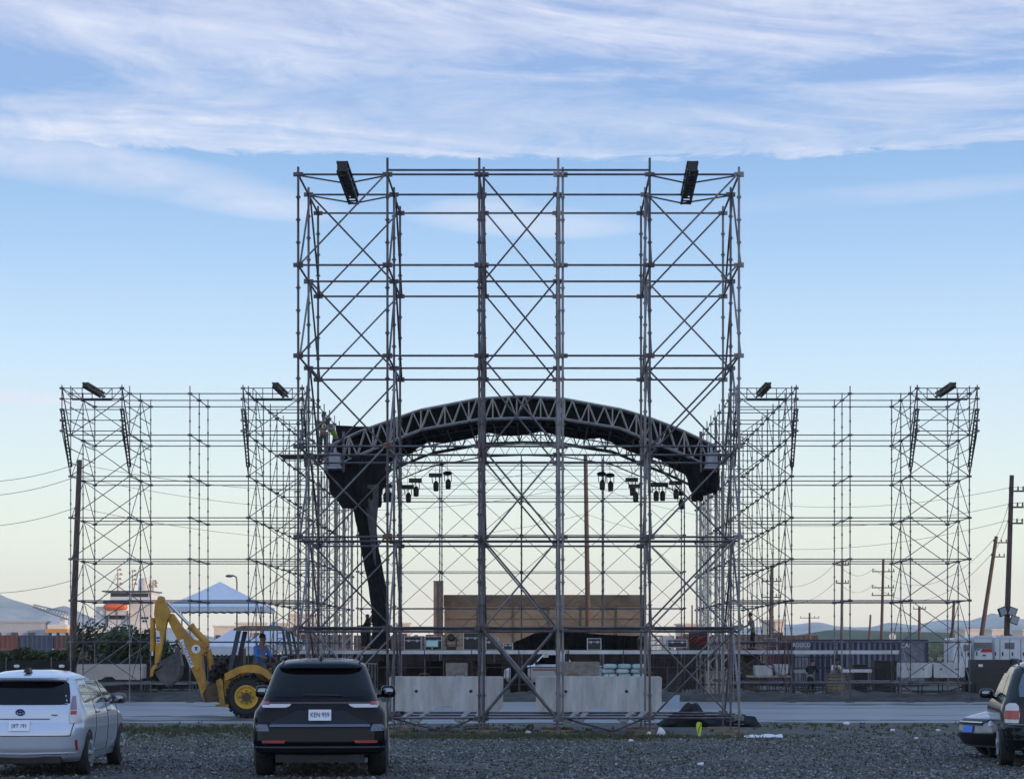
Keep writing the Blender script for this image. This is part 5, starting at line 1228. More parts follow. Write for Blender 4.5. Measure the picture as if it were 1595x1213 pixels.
# bent strap irons lying on the tower base tubes
def strap(px0, px1, py, label):
    Y = 48.4; pts = [at(px0, py + 8, Y), at(px0 + (px1 - px0) * .3, py + 12, Y - .2), at(px0 + (px1 - px0) * .75, py + 1, Y), at(px1, py - 3, Y + .2)]
    mb = MB()
    for a, b in zip(pts[:-1], pts[1:]): mb.bar(a, b, .14, .03)
    solo(mb, 'strap_iron', mat('dull flat steel', (.3, .29, .27), .55, .3, var=.4), label, 'steel strap', pts[1], group='bent strap irons on the tower base')
for a, l in (((616, 640, 1112), 'bent strap iron below the left ballast block, nearest the black vehicle'), ((642, 666, 1112), 'bent strap iron below the left ballast block, second from the black vehicle'), ((712, 728, 1112), 'bent strap iron below the left ballast block, third from the black vehicle'), ((737, 750, 1110), 'bent strap iron below the left ballast block at the third tower post'),
             ((880, 898, 1112), 'bent strap iron below the right ballast block beside the fourth tower post'), ((900, 912, 1113), 'bent strap iron below the right ballast block, left of its notch'), ((966, 985, 1112), 'bent strap iron below the right ballast block, right of its notch'), ((988, 1004, 1111), 'bent strap iron below the right ballast block at the fifth tower post')): strap(*a, l)

# dark tarp heap and lumber at the right foot of the tower
m_ = MB(); Y = 53.2; rows = []; xs = np.linspace(X_(1026, Y), X_(1182, Y), 70)
prof = np.interp(xs, [X_(p, Y) for p in (1026, 1040, 1056, 1066, 1076, 1086, 1094, 1100, 1130, 1160, 1176, 1182)], [.05, .22, .36, .46, .56, .5, .36, .25, .24, .26, .2, .02])
for j, t in enumerate(np.linspace(0, PI, 12)):
    rows.append([(x, Y - 1.0 * math.cos(t) + .08 * math.sin(x * 7 + j), max(.0, .0 + p * math.sin(t) * (1 + .12 * math.sin(x * 5 + t * 4) + .08 * math.sin(x * 13 - t * 7)))) for x, p in zip(xs, prof)])
m_.grid(rows); solo(m_, 'tarp_heap', BLACK, 'dark tarpaulin heap at the right foot of the tall tower', 'tarpaulin', (X_(1090, Y), Y, 0), smooth=True)
m_ = MB(); p = at(1050, 1093, 52.0); m_.prism([(p.x - .12, p.z - .15), (p.x + .12, p.z - .17), (p.x + .14, p.z + .18), (p.x - .02, p.z + .16), (p.x - .13, p.z + .02)], 51.97, 52.0)
solo(m_, 'plastic_bag', mat('pale blue plastic', (.45, .55, .7), .4), 'pale blue plastic sack on the dark tarpaulin heap', 'plastic sack', p)

# litter
def blob(px, py, Y, r, m, name, label, cat, seed, group=None):
    random.seed(seed); mb = MB(); mb.ell((0, 0, 0), r, 14, 8, .75)
    mb.v = [(x * (1 + .2 * math.sin(z * 30 + seed + y * 20)), y * (1 + .2 * math.sin(x * 25 + seed)), z * (1 + .25 * math.sin(x * 22 + y * 17 + seed))) for x, y, z in mb.v]
    c = Vector((X_(px, Y), Y, r[2] * .95)); mb.v = [tuple(Vector(v) + c) for v in mb.v]
    return solo(mb, name, m, label, cat, c - Vector((0, 0, r[2])), group, True)
PAPER = mat('white litter', (.7, .7, .72), .6)
blob(1030, 0, 46.3, (.09, .07, .1), mat('white jug plastic', (.66, .66, .68), .35), 'plastic_jug', 'white plastic jug lying by the fifth tower post foot', 'jug', 3)
blob(1011, 0, 46.6, (.05, .05, .06), mat('cream litter', (.6, .56, .45), .6), 'litter_scrap', 'small cream scrap beside the fifth tower post foot', 'litter', 5)
m_ = MB(); q = Vector((X_(1089, 46.4), 46.4, 0)); m_.prism([(q.x - .01, .01), (q.x - .06, .16), (q.x - .065, .28), (q.x - .02, .33), (q.x + .05, .31), (q.x + .05, .15), (q.x + .02, .01)], 46.35, 46.43)
fl = solo(m_, 'marker_bag', mat('fluorescent yellow bag', (.62, .72, .04), .5, var=.2), 'fluorescent yellow bag standing upright on the ground right of the tower middle', 'bag', q)
m_ = MB(); m_.path([(q.x - .02, 46.345, .08), (q.x - .01, 46.345, .2), (q.x + .02, 46.345, .22), (q.x + .03, 46.345, .29)], .008, 4); m_.v = [tuple(Vector(v) - q) for v in m_.v]; o = m_.build('dark_mark', INK); o.parent = fl
m_ = MB(); Y = 46.0; xs = np.linspace(X_(1145, Y), X_(1218, Y), 40); m_.grid([[(x, Y - .25 + .5 * t, .012 + math.sin(PI * t) * (.015 + .055 * max(0, math.sin((x - xs[0]) * 1.9)) * abs(math.sin(x * 9 + t * 3)))) for x in xs] for t in np.linspace(0, 1, 9)])
solo(m_, 'plastic_sheet', PAPER, 'crumpled white plastic sheet lying on the gravel right of the tower', 'plastic sheet', (X_(1180, Y), Y, 0))
for i, (px, Y, r, l) in enumerate(((983, 43.8, .06, 'white scrap on the gravel below the fifth tower post'), (960, 34.9, .03, 'tiny white scrap on the near gravel, left of the picture middle of the lot'), (1091, 34.6, .06, 'flat pale scrap on the near gravel below the yellow bag'), (1318, 53.4, .085, 'white crumpled bag at the road edge, right of the tower'), (1390, 49.5, .05, 'white scrap near the grass, right of the crumpled bag'), (1461, 49.6, .05, 'white scrap just left of the silver sedan nose'), (823, 48.2, .065, 'white scrap in the grass between the tower middle posts'), (950, 46.1, .06, 'white scrap below the right ballast block stay'), (382, 47.0, .05, 'small dark clod on the gravel left of the black vehicle'), (1427, 45.0, .045, 'pale scrap on the gravel below the road scraps'))):
    blob(px, 0, Y, (r, r * .7, r * .5), PAPER if i != 8 else DARK, 'litter_scrap', l, 'litter', 10 + i, 'litter scraps')

# ---------------------------------------------------------------- yard behind: sacks, racks, fences, generator
sk = thing('sack_stack', 'stack of mint green filled sacks behind the right ballast block', 'sack stack', (X_(968, 84.8), 84.8, 0))
MINT = [mat('mint sack', (.33, .47, .45), .6, var=.2), mat('pale mint sack', (.45, .56, .55), .6, var=.2)]
pal = MB(); pal.bx(X_(934, 84.8), X_(1004, 84.8), 84.4, 85.2, .02, .16); pal.build('pallet', PLANK, sk)
for r_ in range(6):
    for c_ in range(3):
        mb = MB(); x0 = X_(936 + c_ * 22.5 + (3 if r_ % 2 else 0), 84.8); w = 22 * 84.8 / F; mb.ell((x0 + w / 2, 84.8, .3 + r_ * .19), (w / 2, .4, .105), 14, 8, .55); mb.build('sack', MINT[(r_ + c_) % 2], sk, True)
def rail_fence(px0, px1, Y, h, label, step=.16, m=DARK, name='railing_fence', z0=.05, rad=.018):
    x0, x1 = X_(px0, Y), X_(px1, Y); root = thing(name, label, 'fence', ((x0 + x1) / 2, Y, 0), group='low railing fences behind the stage'); mb = MB(); x = x0
    while x < x1: mb.tube((x, Y, z0), (x, Y, h), rad, 5); x += step
    mb.build('pickets', m, root); [MB().tube((x0, Y, z), (x1, Y, z), .025, 6).build('rail', m, root) for z in (h, z0 + .12)]
    mb = MB()
    for x in np.arange(x0, x1 + .01, 2.4): mb.box((x, Y, h / 2 + .03), (.06, .06, h + .06))
    mb.build('posts', m, root)
BROWNS = mat('rusty brown steel', (.075, .05, .045), .7, .2, var=.5)
rail_fence(1018, 1140, 96, 1.55, 'dark picket railing behind the red cable trunk, under the right of the stage', m=BROWNS)
rail_fence(560, 606, 95, 1.3, 'pale picket railing between the black vehicle and the left ballast block', .14, mat('pale railing', (.4, .4, .42), .5, .4))
rail_fence(1232, 1300, 96, 1.6, 'dark railing in front of the lettered end of the blue container', m=DARK)
rail_fence(690, 830, 97, 1.5, 'brown picket railing behind the left half of the stage legs', m=BROWNS)
def screen_fence(px0, px1, Y, h, label, m, post=2.6):
    x0, x1 = X_(px0, Y), X_(px1, Y); root = thing('screened_fence', label, 'fence', ((x0 + x1) / 2, Y, 0), group='screened site fences')
    xs = np.linspace(x0, x1, int((x1 - x0) / .15)); mb = MB(); f = lambda x, z: Y + .03 * math.sin(x * 2.3 + z) + .02 * math.sin(x * 7)
    mb.grid([[(x, f(x, z), z) for x in xs] for z in np.linspace(.03, h, 4)]); mb.grid([[(x, f(x, z) + .012, z) for x in xs][::-1] for z in np.linspace(.03, h, 4)]); mb.build('screen_cloth', m, root)
    for x in np.arange(x0, x1, post):
        p = MB(); p.tube((x, Y - .05, 0), (x, Y - .05, h + .15), .035, 6); p.build('post', STEEL, root)
SCR = mat('black windscreen mesh', (.016, .015, .016), .9, var=.4, scale=2); SCRB = mat('brown shade-band mesh', (.034, .024, .02), .9, var=.6, scale=1.5); SCRG = mat('dark green shade-band mesh', (.02, .028, .018), .9, var=.5, scale=1.5)
screen_fence(-60, 232, 94, 1.45, 'black screened fence with pale tags at far left, in front of the clipped hedge', SCR, 2.0)
screen_fence(232, 440, 103, 1.7, 'added dark green screen behind the backhoe arm, standing in for shade and growth', SCRG)  # this screen and the next two are added, dark bands for shade and growth
screen_fence(440, 1180, 104, 1.72, 'added brown screen behind the whole stage, standing in for the shade under it', SCRB)
screen_fence(1180, 1640, 116, 1.2, 'added dark screen standing in for shade behind the right wing, below the striped container', SCR)
for px, l in ((26, 'white tag on the black screened fence, nearest the left edge'), (96, 'white tag on the black screened fence, beside the leaning pole')):
    m_ = MB(); p = at(px, 1037, 93.8); m_.ell(p, (.13, .02, .07), 12, 6, .7); solo(m_, 'white_tag', PAPER, l, 'tag', p, group='white tags on the black fence')
# yellow placard under stage
m_ = MB(); p = at(850, 1020, 85.8); m_.box(p, (.22, .03, .18)); pc = solo(m_, 'placard', mat('cream placard', (.6, .56, .4), .5), 'small cream placard hanging under the stage edge above the pickup truck', 'sign', p); text('12', p + Vector((0, -.02, 0)), .14, INK, pc);
for o_ in KIDS(pc): o_.location = (0, -.018, 0)
# junk boxes under the stage
def crate(px0, px1, py0, Y, m, label, cat='crate', z0=0.02, d=.8):
    x0, x1, z1 = X_(px0, Y), X_(px1, Y), Z_(py0, Y); root = thing('storage_crate', label, cat, ((x0 + x1) / 2, Y, z0), group='crates and boxes under the stage')
    mb = MB(); mb.bx(x0, x1, Y, Y + d, z0, z1); mb.build('box', m, root); mb = MB(); mb.bx(x0 - .015, x1 + .015, Y - .015, Y + d + .015, z1, z1 + .05); mb.build('lid', m, root)
    mb = MB()
    for f in (.2, .5, .8): mb.bx(x0 + (x1 - x0) * f - .03, x0 + (x1 - x0) * f + .03, Y - .02, Y - .003, z0, z1 - .003)
    mb.build('battens', m, root)
G3 = mat('grey paint', (.2, .2, .21), .6, var=.3); TAN = mat('tan board', (.26, .22, .17), .8, var=.4)
for a in ((588, 606, 1030, 90, DARK, 'black crate behind the mirror of the black vehicle'), (634, 660, 1038, 90, BROWNS, 'brown crate under the stage behind the left ballast block'), (664, 690, 1030, 91.5, DARK, 'tall dark crate under the stage, left of the brownish block'), (732, 752, 1030, 91, TAN, 'tan crate under the stage behind the third tower post'), (756, 782, 1034, 92, BROWNS, 'brown crate under the stage right of the third tower post'), (795, 822, 1041, 93, DARK, 'low dark crate under the stage left of the pickup truck'),
          (1040, 1062, 1040, 90, G3, 'grey crate under the right of the stage behind the dark railing gap'), (1100, 1116, 1046, 88, WHITEP, 'whitish bin under the right mast cluster, left one'), (1119, 1132, 1046, 88.4, WHITEP, 'whitish bin under the right mast cluster, right one'), (1160, 1184, 1022, 90, TAN, 'tan box under the deck below the person in grey'), (1330, 1352, 1036, 90, DARK, 'dark crate under the right side deck, middle'), (1362, 1396, 1030, 91, DARK, 'tall dark crate left of the pale ballast blocks'), (1504, 1516, 1041, 82, DARK, 'small black box beside the black panelled bin')): crate(*a)
# slatted crate under right deck
sl = thing('slatted_crate', 'slatted timber crate standing at the road edge right of the tower', 'crate', (X_(1304, 81), 81, .15))
mb = MB(); x0, x1 = X_(1290, 81), X_(1318, 81); 
for k in range(6): mb.bx(x0, x1, 81, 81.03, .28 + k * .12, .36 + k * .12); mb.bx(x0, x1, 81.6, 81.63, .28 + k * .12, .36 + k * .12)
mb.build('slats', PLANK, sl)
for x in (x0 - .06, x1 + .06):
    mb = MB(); mb.bar((x, 80.97, .1), (x, 80.97, 1.02), .09, .09); mb.build('post', STEELN, sl)
for z in (.28, 1.0): mb = MB(); mb.bar((x0 - .06, 80.97, z), (x1 + .06, 80.97, z), .07, .07); mb.build('cross_rail', STEELN, sl)
# benches of stacked scaffold frames on the bank
def frame_bench(px0, px1, py0, Y, label):
    x0, x1, z1 = X_(px0, Y), X_(px1, Y), Z_(py0, Y); root = thing('frame_rack', label, 'steel rack', ((x0 + x1) / 2, Y, 0), group='steel racks on the earth bank'); z0 = .15
    mb = MB(); mb.bar((x0, Y, z1), (x1, Y, z1), .12, .07).bar((x0, Y + .8, z1), (x1, Y + .8, z1), .12, .07); mb.build('top_rail', mat('pale worn steel', (.33, .31, .28), .6, .2, var=.5), root)
    n = max(2, int((x1 - x0) / .7))
    for k in range(n + 1):
        x = x0 + (x1 - x0) * k / n
        for y in (Y, Y + .8): MB().tube((x, y, z0 - .15), (x, y, z1), .025, 6).build('leg', STEELN, root)
    mb = MB(); xm = (x0 + x1) / 2
    mb.path([(x0, Y, z1 - .08), (x0 + (xm - x0) * .4, Y, z0 + .15), (x1 - (x1 - xm) * .6, Y, z0 + .15), (x1, Y, z1 - .12)], .025, 6); mb.tube((x0, Y, z0 + .2), (x1, Y, z0 + .2), .022, 6); mb.build('braces', STEELN, root)
for a in ((1165, 1232, 1053, 82.5, 'steel rack on the earth bank under the weathered slab blocks'), (1238, 1286, 1062, 82, 'low steel rack on the earth bank left of the slatted crate'), (1320, 1400, 1061, 82.3, 'long steel rack on the earth bank right of the slatted crate'), (1404, 1500, 1064, 81, 'steel rack under the pale ballast blocks'), (188, 300, 1064, 81.5, 'long steel rack on the earth bank behind the digging bucket'), (120, 184, 1066, 81.5, 'steel rack under the pinkish ballast block')): frame_bench(*a)
def table(px0, px1, py, Y, label, m):
    x0, x1, z = X_(px0, Y), X_(px1, Y), Z_(py, Y); root = thing('work_table', label, 'table', ((x0 + x1) / 2, Y, 0)); mb = MB(); mb.bx(x0, x1, Y, Y + .8, z - .12, z); mb.build('table_top', m, root)
    for x in (x0 + .08, x1 - .08):
        for y in (Y + .08, Y + .72): l = MB(); l.tube((x, y, .05), (x, y, z - .12), .025, 6); l.build('leg', STEELN, root)
table(1312, 1358, 1042, 83.2, 'long pale trestle table right of the person in white shirt', DECK); table(1234, 1258, 1043, 84.5, 'short pale table left of the person in black under the right deck', mat('pale green top', (.3, .38, .36), .6))
# black panelled bin
bb = thing('panelled_bin', 'large black panelled bin in front of the white generator at the right', 'bin', (X_(1553, 80), 80, 0))
x0, x1, z1 = X_(1521, 80), X_(1592, 80), Z_(1027, 80); mb = MB(); mb.bx(x0, x1, 80, 81.6, .12, z1); mb.build('shell', mat('black painted board', (.016, .016, .017), .5), bb)
mb = MB(); k = z1 / 6
for i in range(1, 6): mb.bx(x0 - .01, x1 + .01, 79.985, 79.998, k * i - .012, k * i + .012)
mb.build('panel_ribs', mat('dark grey rib', (.03, .03, .032), .5), bb); mb = MB(); mb.bx(X_(1524, 80), X_(1530.5, 80), 79.98, 79.995, Z_(1038, 80), Z_(1034, 80)); mb.build('white_tag', PAPER, bb)
mb = MB(); mb.bx(x0 + .1, x0 + .3, 80.2, 81.4, 0, .12).bx(x1 - .3, x1 - .1, 80.2, 81.4, 0, .12); mb.build('skids', DARK, bb)
# generators
def generator(px0, px1, py0, py1, Y, label, panel, extra):
    x0, x1, z1, z0 = X_(px0, Y), X_(px1, Y), Z_(py0, Y), max(.0, Z_(py1, Y)); root = thing('generator', label, 'generator', ((x0 + x1) / 2, Y, 0), group='white generators at the right edge'); GW = mat('generator white', (.62, .63, .66), .4, var=.1)
    mb = MB(); mb.bx(x0, x1, Y, Y + 2.0, z0 + .3, z1 - .06); mb.build('enclosure', GW, root); mb = MB(); mb.prism([(x0 - .03, z1 - .06), (x1 + .03, z1 - .06), (x1 - .1, z1 + .03), (x0 + .1, z1 + .03)], Y - .03, Y + 2.03); mb.build('roof', GW, root)
    mb = MB(); mb.bx(x0, x1, Y + .1, Y + 1.9, z0, z0 + .3); mb.build('skid_base', DARK, root)
    mb = MB(); n = 9; 
    for k in range(n): z = z1 - .28 - .03 * k; mb.bx(x0 + (x1 - x0) * panel[0], x0 + (x1 - x0) * panel[1], Y - .03, Y - .002, z - .01, z + .01)
    mb.build('louvres', mat('louvre grey', (.16, .165, .17), .5, .3), root)
    mb = MB()
    for f in extra: mb.bx(x0 + (x1 - x0) * f - .015, x0 + (x1 - x0) * f + .015, Y - .012, Y - .002, z0 + .35, z1 - .12)
    mb.build('door_seams', mat('seam grey', (.2, .21, .23), .5), root)
    for f in extra:
        h = MB(); h.box((x0 + (x1 - x0) * f + .12, Y - .02, (z0 + z1) / 2 + .1), (.05, .04, .16)); h.build('door_handle', BLKPL, root)
    return root, x0, x1, z0, z1, Y
g_ = generator(1516, 1547, 990.5, 1052, 92, 'white generator with a red and blue logo panel, middle one at the right edge', (.05, .93), (.03, .97))
root, x0, x1, z0, z1, Y = g_
mb = MB(); mb.prism([(X_(1527, Y), Z_(1015, Y)), (X_(1545, Y), Z_(1015, Y)), (X_(1545, Y), Z_(1010, Y)), (X_(1530, Y), Z_(1010, Y))], Y - .022, Y - .012); mb.build('red_logo_bar', mat('logo red', (.4, .02, .03), .5), root)
mb = MB(); mb.path([(X_(1518, Y), Y - .02, Z_(1014, Y)), (X_(1520, Y), Y - .02, Z_(1010, Y)), (X_(1523, Y), Y - .02, Z_(1011, Y)), (X_(1521, Y), Y - .02, Z_(1013, Y)), (X_(1526, Y), Y - .02, Z_(1011, Y))], .02, 5); mb.build('logo_swash', BLUEI, root)
mb = MB(); mb.box((X_(1533, Y), Y - .015, Z_(1020, Y)), (.14, .02, .05)); mb.build('vent_plate', BLKPL, root)
generator(1484, 1512, 994, 1050, 91.2, 'white generator with narrow doors, nearest the ballast blocks', (.6, .9), (.35, .7))
generator(1550, 1600, 991, 1052, 93, 'white generator cut by the right edge, behind the dark green vehicle', (.3, .6), (.15, .45, .8))

# ---------------------------------------------------------------- shipping containers
def corr_container(x0, x1, Y, z0, z1, m, label, group, pitch=.28, depth=2.44, dark=None):
    root = thing('shipping_container', label, 'shipping container', ((x0 + x1) / 2, Y, z0), group=group)
    mb = MB(); xs = []; x = x0 + .12; k = 0
    while x < x1 - .12: xs += [(x, Y + .045 * (k % 2)), (x + pitch * .38, Y + .045 * (k % 2))]; x += pitch * .5; k += 1
    a, b = z0 + .14, z1 - .12; mb.grid([[(p, q, a) for p, q in xs], [(p, q, b) for p, q in xs]]); mb.bx(x0 + .06, x1 - .06, Y + .06, Y + depth, a, b); mb.build('corrugated_side', m, root)
    e = MB()
    for z in (z0 + .07, z1 - .06): e.bx(x0, x1, Y - .02, Y + .05, z - .07, z + .06)
    for x in (x0 + .07, x1 - .07): e.bx(x - .07, x + .07, Y - .022, Y + .05, z0 + .14, z1 - .12)
    e.bx(x0, x1, Y + .06, Y + depth, z1 - .05, z1 - .003); e.build('frame_rails', dark or m, root)
    return root
NAVY = mat('navy container paint', (.04, .044, .07), .5, var=.35); NAVYL = mat('faded navy ribs', (.16, .165, .2), .5, var=.3)
Yc = 112.0
cc = corr_container(X_(1234, Yc), X_(1446, Yc), Yc, .05, Z_(995.5, Yc), NAVYL, 'long navy corrugated container with white lettering behind the right side deck', 'containers behind the right wing', .55, dark=mat('deep navy rail', (.018, .02, .05), .5))
st = MB(); x = X_(1262, Yc)
while x < X_(1404, Yc): st.bx(x, x + .16, Yc - .006, Yc - .002, .2, Z_(995.5, Yc) - .15); x += .29
st.build('dark_flutes', mat('deep navy flute', (.016, .018, .05), .6), cc)
text('ROOCO', (X_(1248.5, Yc), Yc - .05, Z_(1004.2, Yc)), .34, PAPER, cc, sx=.74); text('CAI', (X_(1410, Yc), Yc - .05, Z_(1005.0, Yc)), .34, PAPER, cc)
corr_container(X_(1196, Yc + 1), X_(1231, Yc + 1), Yc + 1, .05, Z_(997, Yc), mat('dull red container', (.12, .03, .035), .6, var=.4), 'dull red container end left of the white lettering', 'containers behind the right wing')
MARO = mat('maroon container', (.06, .024, .022), .6, var=.35); REDC = mat('red container', (.10, .027, .02), .6, var=.35); BLUC = mat('blue container', (.018, .032, .075), .6, var=.3); GRYC = mat('pale container', (.5, .48, .46), .6, var=.2); BRNC = mat('brown container', (.06, .032, .03), .6, var=.4)
def stack(px0, w, Y, m, lab, m2=None, top=989):
    x0 = X_(px0, Y); x1 = x0 + w; zt = Z_(top, Y); corr_container(x0, x1, Y, zt - 2.6, zt, m, lab + ', upper one', 'containers stacked in the far yard', .9); corr_container(x0, x1, Y, zt - 5.22, zt - 2.62, m2 or m, lab + ', lower one', 'containers stacked in the far yard', .9)
stack(-22, 6.06, 400, REDC, 'red container at the far left edge'); stack(31, 6.06, 400, BLUC, 'blue container left of the leaning pole'); stack(84, 6.06, 401, MARO, 'maroon container behind the leaning pole')
x_ = 440; specs = [(MARO, 'left of the backhoe canopy edge'), (BRNC, 'over the roof of the black vehicle, left part'), (MARO, 'over the roof of the black vehicle, right part'), (BRNC, 'beside the hanging black drape'), (GRYC, 'right of the second tower post'), (MARO, 'left of the third tower post'), (REDC, 'right of the third tower post'), (GRYC, 'behind the middle of the arch'), (MARO, 'behind the masking drape, right of the arch middle'), (BRNC, 'behind the wide flight case'), (MARO, 'behind the red cable trunk')]
for i, (m, l) in enumerate(specs): stack(x_, 6.06 if i % 3 else 12.19, 372 + (i % 2), m, '%s container, %s' % ({'M': 'maroon', 'B': 'brown', 'G': 'pale', 'R': 'red'}[{id(MARO): 'M', id(BRNC): 'B', id(GRYC): 'G', id(REDC): 'R'}[id(m)]], l), BRNC, 988 + (i * 7 % 3)); x_ += (54 if i % 3 else 109) + 2

# ---------------------------------------------------------------- concrete buildings behind
Yb = 135.0
cb = thing('concrete_building', 'weathered tan concrete building with dark stained parapet seen through the arch', 'building', (X_(848, Yb), Yb, 0))
TANC = mat('weathered tan concrete', (.20, .16, .12), .9, col2=(.11, .09, .07), scale=.8, stretch=(.5, 1, 1.6), bump=.2)
STAIN = mat('stained parapet', (.11, .09, .07), .9, col2=(.04, .034, .028), scale=1.2, stretch=(.6, 1, .9))
x0, x1 = X_(692, Yb), X_(1006, Yb); zt_ = Z_(926, Yb); mb = MB(); mb.bx(x0, x1, Yb, Yb + 8, 0, zt_ - .75); mb.build('wall', TANC, cb)
mb = MB(); mb.bx(x0 - .04, x1 + .04, Yb - .06, Yb + 8, zt_ - .74, zt_); mb.build('parapet', STAIN, cb)
mb = MB()
for p in (745, 800, 855, 905, 960): mb.bx(X_(p, Yb) - .04, X_(p, Yb) + .04, Yb - .04, Yb - .003, 0, zt_ - .76)
mb.bx(x0 + .1, x1 - .1, Yb - .05, Yb - .003, zt_ - 1.55, zt_ - 1.5); mb.build('pilaster_joints', STAIN, cb)
mb = MB()
for p in (838, 902, 940): mb.bx(X_(p, Yb), X_(p + 17, Yb), Yb - .07, Yb - .002, zt_ - .95, zt_ - .8)
mb.build('slot_vents', DARK, cb)
ck = thing('concrete_column', 'square concrete column at the left end of the tan building', 'column', (X_(683, Yb), Yb - 1, 0)); mb = MB(); mb.bx(X_(676.5, Yb), X_(691, Yb), Yb - 1, Yb - .3, 0, Z_(906, Yb)); mb.build('shaft', mat('brown column', (.2, .135, .1), .9, var=.4), ck); mb = MB(); mb.bx(X_(676, Yb), X_(691.6, Yb), Yb - 1.03, Yb - .27, Z_(906, Yb), Z_(905, Yb)); mb.bx(X_(684.5, Yb), X_(688, Yb), Yb - 1.06, Yb - 1.003, 0, Z_(907, Yb)); mb.build('dark_duct', STAIN, ck)
# far low white buildings catching the sun
LITB = mat('cream plaster', (.72, .6, .5), .8, var=.15)
def far_building(px0, px1, py0, Y, m, label, roof=True):
    x0, x1, z1 = X_(px0, Y), X_(px1, Y), Z_(py0, Y); root = thing('far_building', label, 'building', ((x0 + x1) / 2, Y, 0), group='low sunlit buildings on the horizon'); mb = MB(); mb.box(((x0 + x1) / 2, Y + 6, z1 / 2), (x1 - x0, 12, z1), rz=.12); mb.build('wall', m, root)
    if roof: mb = MB(); mb.box(((x0 + x1) / 2, Y + 6, z1 + .25), (x1 - x0 + .8, 12.8, .5), rz=.12); mb.build('roof', m, root)
    mb = MB(); n = max(2, int((x1 - x0) / 4))
    for k in range(n): x = x0 + (x1 - x0) * (k + .5) / n; mb.box((x, Y - .7 + .12 * (x - (x0 + x1) / 2), z1 * .6), (1.6, .5, z1 * .25))
    mb.build('window', mat('far window', (.05, .05, .06), .3), root)
for a in ((330, 372, 976, 700, 'low cream building between the two canopy tents, left one'), (364, 412, 971, 720, 'cream building with a taller block between the two canopy tents'), (446, 492, 958, 520, 'bright orange lit building left of the lattice masts'), (428, 452, 972, 560, 'low lit building at the backhoe canopy corner'), (1060, 1090, 973, 600, 'small cream building right of the tan concrete building'), (1202, 1216, 968, 420, 'small bright lit block on the skyline right of the right mast cluster'), (1500, 1524, 981, 800, 'lit building on the right skyline, left of the leaning poles'), (1542, 1562, 981, 820, 'lit building on the right skyline between the two poles'), (1590, 1620, 982, 800, 'lit building at the right edge of the skyline'), (616, 634, 972, 560, 'small lit building right of the hanging drape')): far_building(a[0], a[1], a[2], a[3], LITB, a[4])
far_building(-40, 62, 969, 520, mat('grey warehouse cladding', (.4, .4, .42), .7, var=.2), 'long grey warehouse at the far left edge above the red container')

# ---------------------------------------------------------------- ship and crane
YSH = 520.0
sp = thing('ship', 'cream ship with orange lifeboat and tall masts moored behind the left wing', 'ship', (X_(190, YSH), YSH, 0))
def sb(px0, px1, py0, py1, y0, d): return MB().bx(X_(px0, YSH), X_(px1, YSH), YSH + y0, YSH + y0 + d, Z_(py1, YSH), Z_(py0, YSH))
CREAM = mat('ship cream paint', (.72, .64, .56), .5, var=.1); SHW = mat('ship white paint', (.7, .68, .68), .45); NV = mat('ship navy band', (.06, .06, .11), .5); ORG_ = mat('lifeboat orange', (.75, .12, .03), .45); MARN = mat('ship boot red', (.16, .03, .035), .6)
hl = MB(); hl.prism([(X_(112, YSH), Z_(976, YSH)), (X_(122, YSH), 0), (X_(238, YSH), 0), (X_(244, YSH), Z_(978, YSH))], YSH - 4, YSH + 16); hull = hl.build('hull', CREAM, sp)
sb(118, 242, 986.5, 990, -4.3, 20.6).build('hull_band', MARN, hull)
sb(205, 240, 937, 978, -2, 14).build('deckhouse', CREAM, sp); br = sb(175, 238, 921, 937, -2.5, 12).build('bridge', SHW, sp); sb(176, 204, 923.5, 929, -2.7, .25).build('window_band', GLASS, br); sb(208, 234, 924, 929.5, -2.7, .25).build('window_band', GLASS, br)
sb(163, 240, 920, 922, -3.5, 15).build('bridge_roof', NV, sp); sb(165, 205, 935, 940.5, -3.5, 10).build('promenade', NV, sp); sb(170, 206, 951, 978, -1, 8).build('lower_house', SHW, sp); sb(160, 204, 951, 958, -3.4, 9).build('boat_deck', CREAM, sp)
lb = MB(); lb.ell(((X_(165, YSH) + X_(203, YSH)) / 2, YSH - 3.2, Z_(945.5, YSH)), ((X_(203, YSH) - X_(165, YSH)) / 2, 1.3, .85), 18, 8, .6); lb.build('lifeboat', ORG_, sp, True)
for p in (168, 186, 203): m_ = sb(p, p + 1.2, 951, 978, -3.6, .2); m_.build('davit_post', NV, sp)
sb(149, 165, 944, 976, 0, 6).build('crane_house', SHW, sp); sb(172, 196, 958.5, 964, -1.3, .25).build('dark_opening', GLASS, sp)
MAST = mat('mast tan', (.4, .27, .2), .6)
for p, t, b in ((181, 884, 921), (204, 886, 921), (227, 908, 921), (236, 902, 921)):
    m_ = MB(); x = X_(p, YSH); m_.tube((x, YSH + 2, Z_(b, YSH)), (x, YSH + 2, Z_(t, YSH)), .22, 6, .1)
    for k in range(4): z = Z_(t + 3 + (b - t - 8) * k / 4, YSH); w = .9 + .3 * (k % 2); m_.tube((x - w * .4, YSH + 2, z), (x + w, YSH + 2, z), .1, 5); m_.box((x + w * .6, YSH + 2, z + .25), (.5, .3, .3))
    m_.build('mast', MAST, sp)
m_ = MB(); m_.path([(X_(181, YSH), YSH + 2, Z_(890, YSH)), (X_(165, YSH), YSH, Z_(925, YSH))], .05, 4).path([(X_(181, YSH), YSH + 2, Z_(896, YSH)), (X_(156, YSH), YSH, Z_(936, YSH))], .05, 4); m_.build('rigging', DARK, sp)
fn = MB(); fn.lathe([(0, 1.7), (3.2, 1.5), (3.4, 1.2)], (X_(222, YSH), YSH + 3, Z_(921, YSH)), 'Z', 16); fn.build('funnel', CREAM, sp, True)
m_ = MB()
